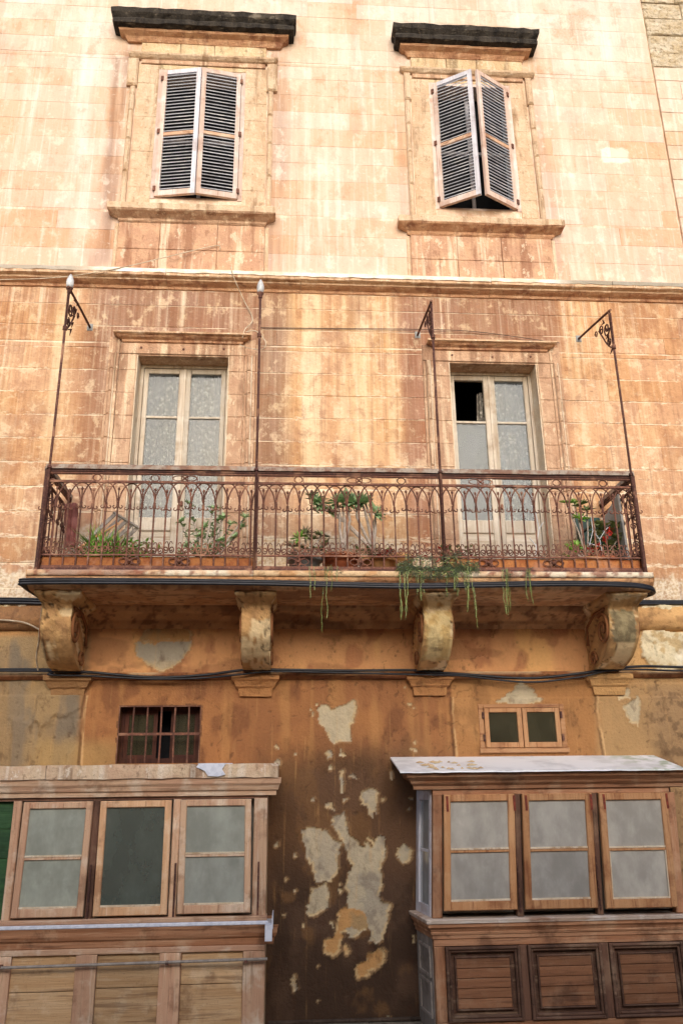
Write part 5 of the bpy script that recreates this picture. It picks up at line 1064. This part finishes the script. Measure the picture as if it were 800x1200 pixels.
for a, b in ((1.252, 1.843), (1.907, 2.498), (2.562, 3.163)):
    z0, z1 = -1.706, -1.189; q = MB()
    for k, (e, yy, w) in enumerate(((0, -.022, .022), (.022, -.008, .02))):
        q.box(a+e, a+e+w, BY+yy, BY+.04, z0+e, z1-e, .006); q.box(b-e-w, b-e, BY+yy, BY+.04, z0+e, z1-e, .006); q.box(a+e+w, b-e-w, BY+yy, BY+.04, z0+e, z0+e+w, .006); q.box(a+e+w, b-e-w, BY+yy, BY+.04, z1-e-w, z1-e, .006)
    pn = q.build('carved_panel', 'frameRX', br)
    m = MB(); m.box(a+.042, b-.042, BY+.03, BY+.045, z0+.042, z1-.042); m.build('panel_ground', 'frameRX', pn)
    ia, ib, iz0, iz1 = a+.085, b-.085, z0+.085, z1-.085; q = MB(); w = .014
    q.box(ia-w, ia, BY+.0, BY+.03, iz0-w, iz1+w, .006); q.box(ib, ib+w, BY+.0, BY+.03, iz0-w, iz1+w, .006); q.box(ia, ib, BY+.0, BY+.03, iz0-w, iz0, .006); q.box(ia, ib, BY+.0, BY+.03, iz1, iz1+w, .006); q.build('panel_bead', 'frameRX', pn)
    for k in range(5): m = MB(); h = (iz1-iz0)/5; m.box(ia, ib, BY+.004, BY+.03, iz0+h*k+.002, iz0+h*(k+1)-.002, .003, .001); m.build('plank', 'plankRX', pn)
m = MB(); m.box(RX_0, RX_0+.03, BY+.071, 0, GZ, -1.02); m.build('side_wall', 'greyZ', br)
for z0, z1 in ((-1.7, -1.45), (-1.42, -1.2)):
    m = MB(); m.box(RX_0-.012, RX_0, BY+.1, BY+.12, z0, z1); m.box(RX_0-.012, RX_0, -.1, -.08, z0, z1); m.box(RX_0-.012, RX_0, BY+.12, -.1, z0, z0+.02); m.box(RX_0-.012, RX_0, BY+.12, -.1, z1-.02, z1); m.build('side_panel', 'greyZ', br)
m = MB(); m.box(RX_1-.03, RX_1, BY+.071, 0, GZ, -1.02); m.build('side_wall', 'woodRdZ', br)
for o in [c for c in br.children]+[g for c in br.children for g in c.children]:
    if o.type == 'MESH' and o.name.split('.')[0] in ('side_sash', 'side_wall', 'side_panel', 'window_sill', 'base_moulding', 'pane'):
        for v in o.data.vertices:
            if v.co.x < RX_0+.11 and v.co.y > -.44 and (o.name.split('.')[0] != 'pane' or v.co.z < 0 and v.co.x < 1.25 and o.parent.name.startswith('side_sash')): v.co.x -= .06*(v.co.y+.5)/.5
fixp(br)
m = MB(); m.box(-.13, 1.15, -.035, .03, GZ, -1.775, .008, .003); M['plinth'] = trim('dark plinth stone', '54443a', '46382e', '2a2019', '6c5c4e', .2); tag(m.build('wall_plinth', 'plinth'), 'low stone plinth at the foot of the dark wall between the bays', 'plinth')

# ------------------------------------------------------------------ plants and clutter on the balcony
FZ = 1.755
def pot(t, x, y, r, h, mat, soil=True):
    m = MB(); m.lathe((x, y, FZ), [(r*.72, 0), (r*.95, h*.85), (r*1.05, h*.86), (r*1.06, h), (r*.92, h), (r*.9, h*.9)], 18); m.build('pot', mat, t, True)
    m = MB(); m.lathe((x, y, FZ), [(r*.85, h*.8), (r*.88, h*.93)], 14); m.build('soil', 'soil', t)
def leaf(m, p, d, L, w, curl=.3, mi=0):
    p = Vector(p); d = Vector(d).normalized(); s = d.cross(Vector((0, 0, 1)));  s = s.normalized() if s.length > .05 else Vector((1, 0, 0)); u = s.cross(d)
    a = p+d*L*.5+s*w/2-u*.0; b = p+d*L*.5-s*w/2; c = p+d*L+u*(-curl*L*.5); mm = p+d*L*.55-u*w*.18
    m.add([p, a, c, b, mm], [(0, 4, 1), (1, 4, 2), (0, 3, 4), (3, 2, 4)], mi)
def rosette(m, c, r, n=14, up=.5, mi=0, axis=None, rg=rnd):
    axis = axis or (rg.uniform(-.7, .7), rg.uniform(-1, -.3), rg.uniform(.3, 1))
    r *= 1.6; n = int(n*1.25); c = Vector(c); q = Vector(axis).normalized().to_track_quat('Z', 'Y')
    for k in range(n):
        a = k*2.4; e = up*(1-k/n*.2)*(.3+.9*k/n); L = r*(1.05-.5*k/n)*rg.uniform(.85, 1.1); d = Vector((math.cos(a)*math.cos(e), math.sin(a)*math.cos(e), math.sin(e))); leaf(m, c, q @ d, L, L*.42, .1, mi)
def stems(t, segs, mat='bark'):
    for pts, r0, r1 in segs:
        m = MB(); m.tube(pts, [1.25*(r0+(r1-r0)*i/(len(pts)-1)) for i in range(len(pts))], 6); m.build('stem', mat, t, True)
def plant(name, label, x, y, cat='potted plant'): return thing(name, label, cat, (x, y, FZ), 'potted plants on the balcony floor')
def PX(x, y, Y): a = at(x, y, Y); return Vector((a[0], Y, a[1]))
rg = random.Random(21)
# 1 strappy green clump at left
t = plant('strappy_plant', 'bright green strappy plant at the left end behind the railing', -1.62, -.55); pot(t, -1.62, -.55, .1, .14, 'terra')
m = MB()
for k in range(230):
    a = rg.uniform(0, 6.28); e = rg.uniform(.5, 1.5); L = rg.uniform(.2, .42); p = Vector((-1.62+rg.uniform(-.12, .12), -.55+rg.uniform(-.08, .08), FZ+.12)); d = Vector((math.cos(a)*math.cos(e), math.sin(a)*math.cos(e), math.sin(e))); s = Vector((-math.sin(a), math.cos(a), 0))*.009; md = p+d*L*.55; tp = p+d*L+Vector((math.cos(a), math.sin(a), -1))*L*.12
    m.add([p-s, p+s, md+s, md-s, tp], [(0, 1, 2, 3), (3, 2, 4)])
m.build('foliage', 'leaf', t); fixp(t)
# low greenery right of it
t = plant('trailing_pot_plant', 'low leafy plant between the strappy plant and the small red pot', -1.38, -.6); pot(t, -1.38, -.6, .07, .09, 'greypot'); m = MB()
for k in range(200): a = rg.uniform(0, 6.28); leaf(m, (-1.38+rg.gauss(0, .09), -.6+rg.gauss(0, .05), FZ+.1+rg.uniform(0, .22)), (math.cos(a), math.sin(a), rg.uniform(.1, 1)), .07, .03)
m.build('foliage', 'leaf', t); fixp(t)
t = thing('flower_pot', 'small empty red pot in front of the left door', 'pot', (-1.17, -.6, FZ)); pot(t, -1.17, -.6, .075, .12, 'redpot'); fixp(t)
# 4 branching succulent in red pot
t = plant('branching_succulent', 'sprawling grey green succulent in a red pot before the left door', -.74, -.58); pot(t, -.74, -.58, .13, .14, 'redpot')
tips = [(212, 612), (218, 640), (222, 592), (235, 628), (250, 596), (262, 606), (270, 614), (283, 618), (275, 630), (258, 634), (245, 640), (228, 645), (210, 650), (287, 606), (240, 618), (252, 622), (266, 640), (232, 638), (256, 610), (246, 630)]
segs = []; m = MB(); base = Vector((-.74, -.58, FZ+.13))
for k, (px, py) in enumerate(tips):
    e = PX(px, py, -.58+rg.uniform(-.12, .12)); mdp = base.lerp(e, .5)+Vector((rg.uniform(-.03, .03), 0, -.02)); segs.append(([base, mdp, e], .011, .006))
    rosette(m, e, .05, 12, .8); 
    for q in range(16): pt = base.lerp(e, rg.uniform(.15, .95)); a = rg.uniform(0, 6.28); leaf(m, pt, (math.cos(a), math.sin(a), .5), .075, .026)
stems(t, segs); m.build('foliage', 'leafg', t); fixp(t)
# 5 dark rosettes in grey pot
t = plant('dark_succulent', 'dark rosette succulent in a grey pot at the slab seam', .14, -.62); pot(t, .14, -.62, .15, .17, 'greypot'); segs = []; m = MB(); base = Vector((.15, -.62, FZ+.16))
for px, py in ((342, 640), (350, 630), (358, 625), (365, 632), (376, 628), (372, 645), (380, 640), (346, 650), (355, 643), (384, 655)):
    e = PX(px, py, -.62+rg.uniform(-.1, .06)); segs.append(([base, base.lerp(e, .5)+Vector((0, 0, -.01)), e], .009, .006)); rosette(m, e, .06, 16, .7, 0 if rg.random() < .65 else 1)
stems(t, segs); m.build('foliage', ['leafd', 'leaf'], t); fixp(t)
# 6 tall aeonium tree
t = plant('aeonium', 'tall bare-stemmed aeonium with green rosettes in a terracotta pot at mid balcony', .47, -.62); pot(t, .47, -.62, .16, .2, 'terra'); segs = []; m = MB()
b0 = PX(402, 648, -.62); b1 = PX(438, 646, -.62)
for st, ends in ((b1, [((404, 612), (372, 592)), ((410, 616), (370, 586))]), (b0, [((398, 620), (395, 588)), ((404, 610), (402, 590)), ((410, 610), (408, 586))]), (b1, [((418, 606), (416, 588)), ((428, 600), (422, 588)), ((436, 610), (428, 590)), ((440, 620), (440, 602))])):
    for (mx, my), (ex, ey) in ends:
        dy = rg.uniform(-.06, .06); e = PX(ex, ey, -.62+dy); md = PX(mx, my, -.62+dy*.5); segs.append(([st, st.lerp(md, .5)+Vector((rg.uniform(-.01, .01), 0, 0)), md, md.lerp(e, .5)+Vector((rg.uniform(-.015, .015), 0, .01)), e], .013, .007)); rosette(m, e, .085, 20, .7, 0)
for px, py in ((394, 596), (388, 600), (441, 598), (366, 580), (370, 598)): rosette(m, PX(px, py, -.6), .055, 12, .7, 1)
stems(t, segs); m.build('foliage', ['leafg', 'leafd'], t); fixp(t)
t = plant('clay_pot_plant', 'small round orange clay pot beside the aeonium pot', .37, -.5); pot(t, .385, -.45, .09, .26, 'terra'); fixp(t); t['category'] = 'pot'
t = plant('wide_planter', 'wide shallow clay planter with a red bloom, right of the aeonium', .78, -.6); pot(t, .79, -.6, .17, .16, 'terra2'); m = MB()
for k in range(50): a = rg.uniform(0, 6.28); leaf(m, (.87+rg.gauss(0, .04), -.6, FZ+.2+rg.uniform(0, .06)), (math.cos(a), math.sin(a), rg.uniform(.1, 1)), .05, .035)
m.build('bloom', 'redfl', t); m = MB()
for k in range(70): a = rg.uniform(0, 6.28); leaf(m, (.72+rg.gauss(0, .06), -.6, FZ+.17+rg.uniform(0, .1)), (math.cos(a), math.sin(a), rg.uniform(.3, 1)), .08, .03)
m.build('foliage', 'leafd', t); fixp(t)
t = thing('flower_pot', 'plain ochre pot just left of the third awning pole', 'pot', (1.02, -.45, FZ)); pot(t, 1.02, -.42, .12, .26, 'terra2'); fixp(t)
t = plant('red_pot_plant', 'small red flowering plant beside the third awning pole', 1.46, -.6); pot(t, 1.46, -.6, .09, .13, 'terra'); m = MB()
for k in range(150): a = rg.uniform(0, 6.28); leaf(m, (1.46+rg.gauss(0, .1), -.6+rg.gauss(0, .03), FZ+.15+rg.uniform(0, .14)), (math.cos(a), math.sin(a), rg.uniform(.1, 1)), .055, .035, .2, int(rg.random() < .6))
m.build('foliage', ['redfl', 'leafd'], t); fixp(t)
# white twig before right door
t = thing('white_twig', 'bare white twig standing before the right door', 'twig', (2.2, -.6, FZ)); m = MB()
for pts in ([(626, 662), (628, 640), (631, 620), (627, 600), (622, 592)], [(628, 640), (620, 630)], [(631, 620), (636, 612)]): m.tube([PX(a, b, -.6) for a, b in pts], .005, 5)
m.build('branch', 'whitetwig', t); fixp(t)
# right end cluster
t = plant('potted_aeonium', 'small potted aeonium on a thin stem near the right end', 2.72, -.55); pot(t, 2.72, -.55, .13, .2, 'terra2'); segs = []; m = MB(); base = Vector((2.72, -.55, FZ+.2))
for px, py, r_, mi in ((663, 590, .06, 1), (680, 592, .07, 0), (687, 598, .06, 0), (679, 608, .07, 1), (672, 588, .04, 1), (676, 640, .07, 1), (668, 645, .06, 1), (684, 645, .06, 1), (662, 652, .05, 1)):
    e = PX(px, py, -.5); segs.append(([base, base.lerp(e, .5)+Vector((rg.uniform(-.02, .02), 0, 0)), e], .008, .005)); rosette(m, e, r_, 16, .7, mi)
stems(t, segs); m.build('foliage', ['leafd', 'leaf'], t); fixp(t)
t = plant('red_geranium', 'red geranium against a dark green plastic chair at the right end', 2.92, -.52); pot(t, 2.88, -.5, .14, .22, 'terra'); m = MB(); segs = []; base = Vector((2.88, -.5, FZ+.2))
for k in range(260):
    c0 = PX(rg.uniform(692, 725), rg.uniform(612, 655), -.5+rg.uniform(-.1, .1)); a = rg.uniform(0, 6.28); leaf(m, c0, (math.cos(a), math.sin(a), rg.uniform(-.2, 1)), .065, .05, .2, 0)
for px, py in ((713, 622), (700, 640), (704, 648), (695, 650), (690, 646), (708, 632)):
    for k in range(16): a = rg.uniform(0, 6.28); leaf(m, PX(px+rg.gauss(0, 1.5), py+rg.gauss(0, 1.5), -.62), (math.cos(a), -.3, math.sin(a)), .035, .026, .2, 1)
m.build('foliage', ['leafd', 'redfl'], t)
for px, py in ((695, 612), (712, 624), (722, 634)): segs.append(([base, base.lerp(PX(px, py, -.52), .6), PX(px, py, -.52)], .008, .005))
stems(t, segs); fixp(t)
t = thing('plant_support', 'thin bent white wire support in front of the red geranium', 'plant support', (2.85, -.68, FZ)); m = MB()
for pts in ([(690, 640), (694, 622), (692, 606)], [(694, 622), (702, 632), (705, 648)], [(702, 632), (708, 622), (712, 618)], [(688, 636), (700, 640)]): m.tube([PX(a, b, -.68) for a, b in pts], .0035, 5)
m.build('wire', 'whitetwig', t); fixp(t)
t = thing('plastic_chair', 'dark green plastic chair half hidden at the right end of the balcony', 'chair', (3.0, -.3, FZ)); 
m = MB(); m.box(2.82, 3.09, -.5, -.12, FZ+.36, FZ+.39); m.build('seat', 'dkgreen', t)
m = MB(); m.add([(2.84, -.14, FZ+.39), (3.09, -.14, FZ+.39), (3.09, -.04, FZ+.78), (2.84, -.04, FZ+.78), (2.84, -.115, FZ+.39), (3.09, -.115, FZ+.39), (3.09, -.015, FZ+.78), (2.84, -.015, FZ+.78)], [(0, 1, 2, 3), (7, 6, 5, 4), (4, 5, 1, 0), (5, 6, 2, 1), (6, 7, 3, 2), (7, 4, 0, 3)]); m.build('backrest', 'dkgreen', t)
for a in (2.84, 3.07):
    for b in (-.48, -.14): m = MB(); m.tube([(a, b, FZ), (a, b, FZ+.36)], .016, 6); m.build('leg', 'dkgreen', t)
    m = MB(); m.tube([(a, -.48, FZ+.36), (a, -.48, FZ+.56), (a, -.1, FZ+.58)], .016, 6); m.build('armrest', 'dkgreen', t)
fixp(t)
m = MB(); a, b = PX(708, 622, -.25), PX(742, 592, -.55)
m.add([(3.08, -.62, FZ+.02), (3.1, -.62, FZ+.02), (3.1, -.08, FZ+.02), (3.08, -.08, FZ+.02), (3.05, -.62, FZ+.82), (3.07, -.62, FZ+.82), (3.07, -.08, FZ+.66), (3.05, -.08, FZ+.66)], [(0, 3, 2, 1), (4, 5, 6, 7), (0, 1, 5, 4), (1, 2, 6, 5), (2, 3, 7, 6), (3, 0, 4, 7)])
tag(m.build('leaning_board', 'greyboard'), 'pale grey board leaning inside the right end of the railing', 'board')
# left end clutter: slatted panel, stick, cloth
t = thing('slatted_panel', 'grey weathered slatted wooden panel lying slantwise at the left end', 'wooden panel', (-1.8, -.4, FZ))
A, B = PX(83, 650, -.55), PX(135, 602, -.45); dv = (B-A); dn = Vector((dv.z, 0, -dv.x)).normalized()*.045
for k in range(5):
    o0 = dn*k*.75+Vector((.02*k, .03*k, -.0)); m = MB(); p, q = A+o0, B+o0*1.02; w = dn*.34
    m.add([p-w, p+w, q+w, q-w, p-w+Vector((0, .015, 0)), p+w+Vector((0, .015, 0)), q+w+Vector((0, .015, 0)), q-w+Vector((0, .015, 0))], [(0, 3, 2, 1), (4, 5, 6, 7), (0, 1, 5, 4), (1, 2, 6, 5), (2, 3, 7, 6), (3, 0, 4, 7)]); m.build('slat', 'greyZ', t)
m = MB(); m.tube([B-dn*.5, B+dn*3.6+Vector((.08, .12, 0))], .014, 5); m.tube([A-dn*.5, A+dn*3.6+Vector((.08, .12, 0))], .014, 5); m.build('cross_piece', 'greyZ', t); fixp(t)
m = MB(); m.tube([PX(88, 645, -.66), PX(112, 630, -.64), PX(139, 613, -.62)], .009, 6); tag(m.build('stick', 'sashX'), 'thin wooden stick leaning in front of the slatted panel', 'stick')
m = MB(); rg2 = random.Random(3)
for i in range(13):
    for j in range(9):
        px = 76+14*j/8+rg2.uniform(-.6, .6); py = 590+52*i/12; P0 = PX(px, py, -.35); m.v.append((P0.x, P0.y+.03*math.sin(j*1.7+i*.3), P0.z))
for i in range(12):
    for j in range(8): m.f.append((i*9+j, i*9+j+1, (i+1)*9+j+1, (i+1)*9+j)); m.mi.append(0)
o = m.build('hanging_cloth', 'cloth', None, True); sol = o.modifiers.new('thickness', 'SOLIDIFY'); sol.thickness = .006; tag(o, 'faded maroon cloth hanging inside the left end of the railing', 'cloth')

# trailing sedum: strands spilling over the slab lip
def trailing(name, label, specs_, seed, crown, loc):
    t = thing(name, label, 'trailing plant', loc); r = random.Random(seed); ms = MB(); ml = MB()
    def strand(x0, zt, zb, yv, wig=.02):
        n = max(3, int((zt-zb)/.03)); pts = []; x = x0
        for i in range(n+1):
            z = zt+(zb-zt)*i/n; x += r.uniform(-wig, wig)*.35; pts.append(Vector((x, yv+r.uniform(-.006, .006), z)))
        ms.tube(pts, .002, 3, False)
        for i, p in enumerate(pts):
            tt = i/n
            for q in range(5): a = r.uniform(0, 6.28); leaf(ml, p+Vector((0, 0, r.uniform(-.015, .015))), (math.cos(a), math.sin(a)*.6-.1, r.uniform(-.7, .5)), r.uniform(.012, .02), .006, .1, 1 if tt > .45 and zt-zb > .2 else 0)
    for x0, zt, zb, yv, cnt, spr in specs_:
        for k in range(cnt): strand(x0+r.gauss(0, spr), zt, zb+r.uniform(0, .35)*(zt-zb), yv+r.uniform(-.012, .012))
    for x0, x1, z0, z1, cnt in crown:
        for k in range(cnt):
            p = Vector((r.uniform(x0, x1), r.uniform(-.96, -.84), r.uniform(z0, z1)*1.0)); p.z += .03*math.sin(p.x*9)
            for q in range(4): a = r.uniform(0, 6.28); leaf(ml, p, (math.cos(a), math.sin(a), r.uniform(-.6, .9)), r.uniform(.018, .034), .009, .1, 0)
            if k % 4 == 0: ms.tube([p, p+Vector((r.uniform(-.05, .05), 0, r.uniform(-.05, .02)))], .002, 3, False)
    tag(ms.build('stem', 'leafy', t), None, None, None, 'stuff'); tag(ml.build('foliage', ['leaft', 'leafy'], t), None, None, None, 'stuff'); fixp(t)
trailing('trailing_sedum', 'grey green sedum mat spilling over the slab with long strands, right of centre', [(.955, 1.74, 1.19, -.935, 3, .014), (1.0, 1.74, 1.33, -.94, 3, .03), (1.1, 1.74, 1.47, -.935, 6, .06), (1.3, 1.74, 1.5, -.935, 5, .07), (1.51, 1.78, 1.36, -.94, 5, .016), (1.57, 1.6, 1.22, -.935, 2, .008), (1.42, 1.74, 1.56, -.935, 5, .05)], 5, [(.93, 1.62, 1.70, 1.80, 900), (.98, 1.5, 1.76, 1.9, 260)], (1.25, -.9, FZ))
trailing('trailing_sedum', 'bright green sedum tuft hanging left of the two at the right of the balcony edge', [(1.86, 1.76, 1.37, -.935, 5, .014)], 6, [(1.83, 1.9, 1.72, 1.78, 25)], (1.86, -.9, FZ))
trailing('trailing_sedum', 'pale green sedum tuft hanging rightmost along the balcony edge', [(2.04, 1.76, 1.42, -.935, 4, .024)], 7, [(2.01, 2.08, 1.72, 1.78, 18)], (2.04, -.9, FZ))
trailing('trailing_sedum', 'thin straggly strands hanging below the grey pot and aeonium', [(.30, 1.78, 1.2, -.935, 2, .012), (.21, 1.78, 1.5, -.935, 2, .02), (.4, 1.78, 1.55, -.935, 2, .03)], 8, [(.2, .45, 1.74, 1.78, 14)], (.3, -.9, FZ))

print('tris', sum(len(o.data.polygons) for o in S.objects if o.type == 'MESH')*2, 'objects', len(S.objects), 'upper blocks', n1)
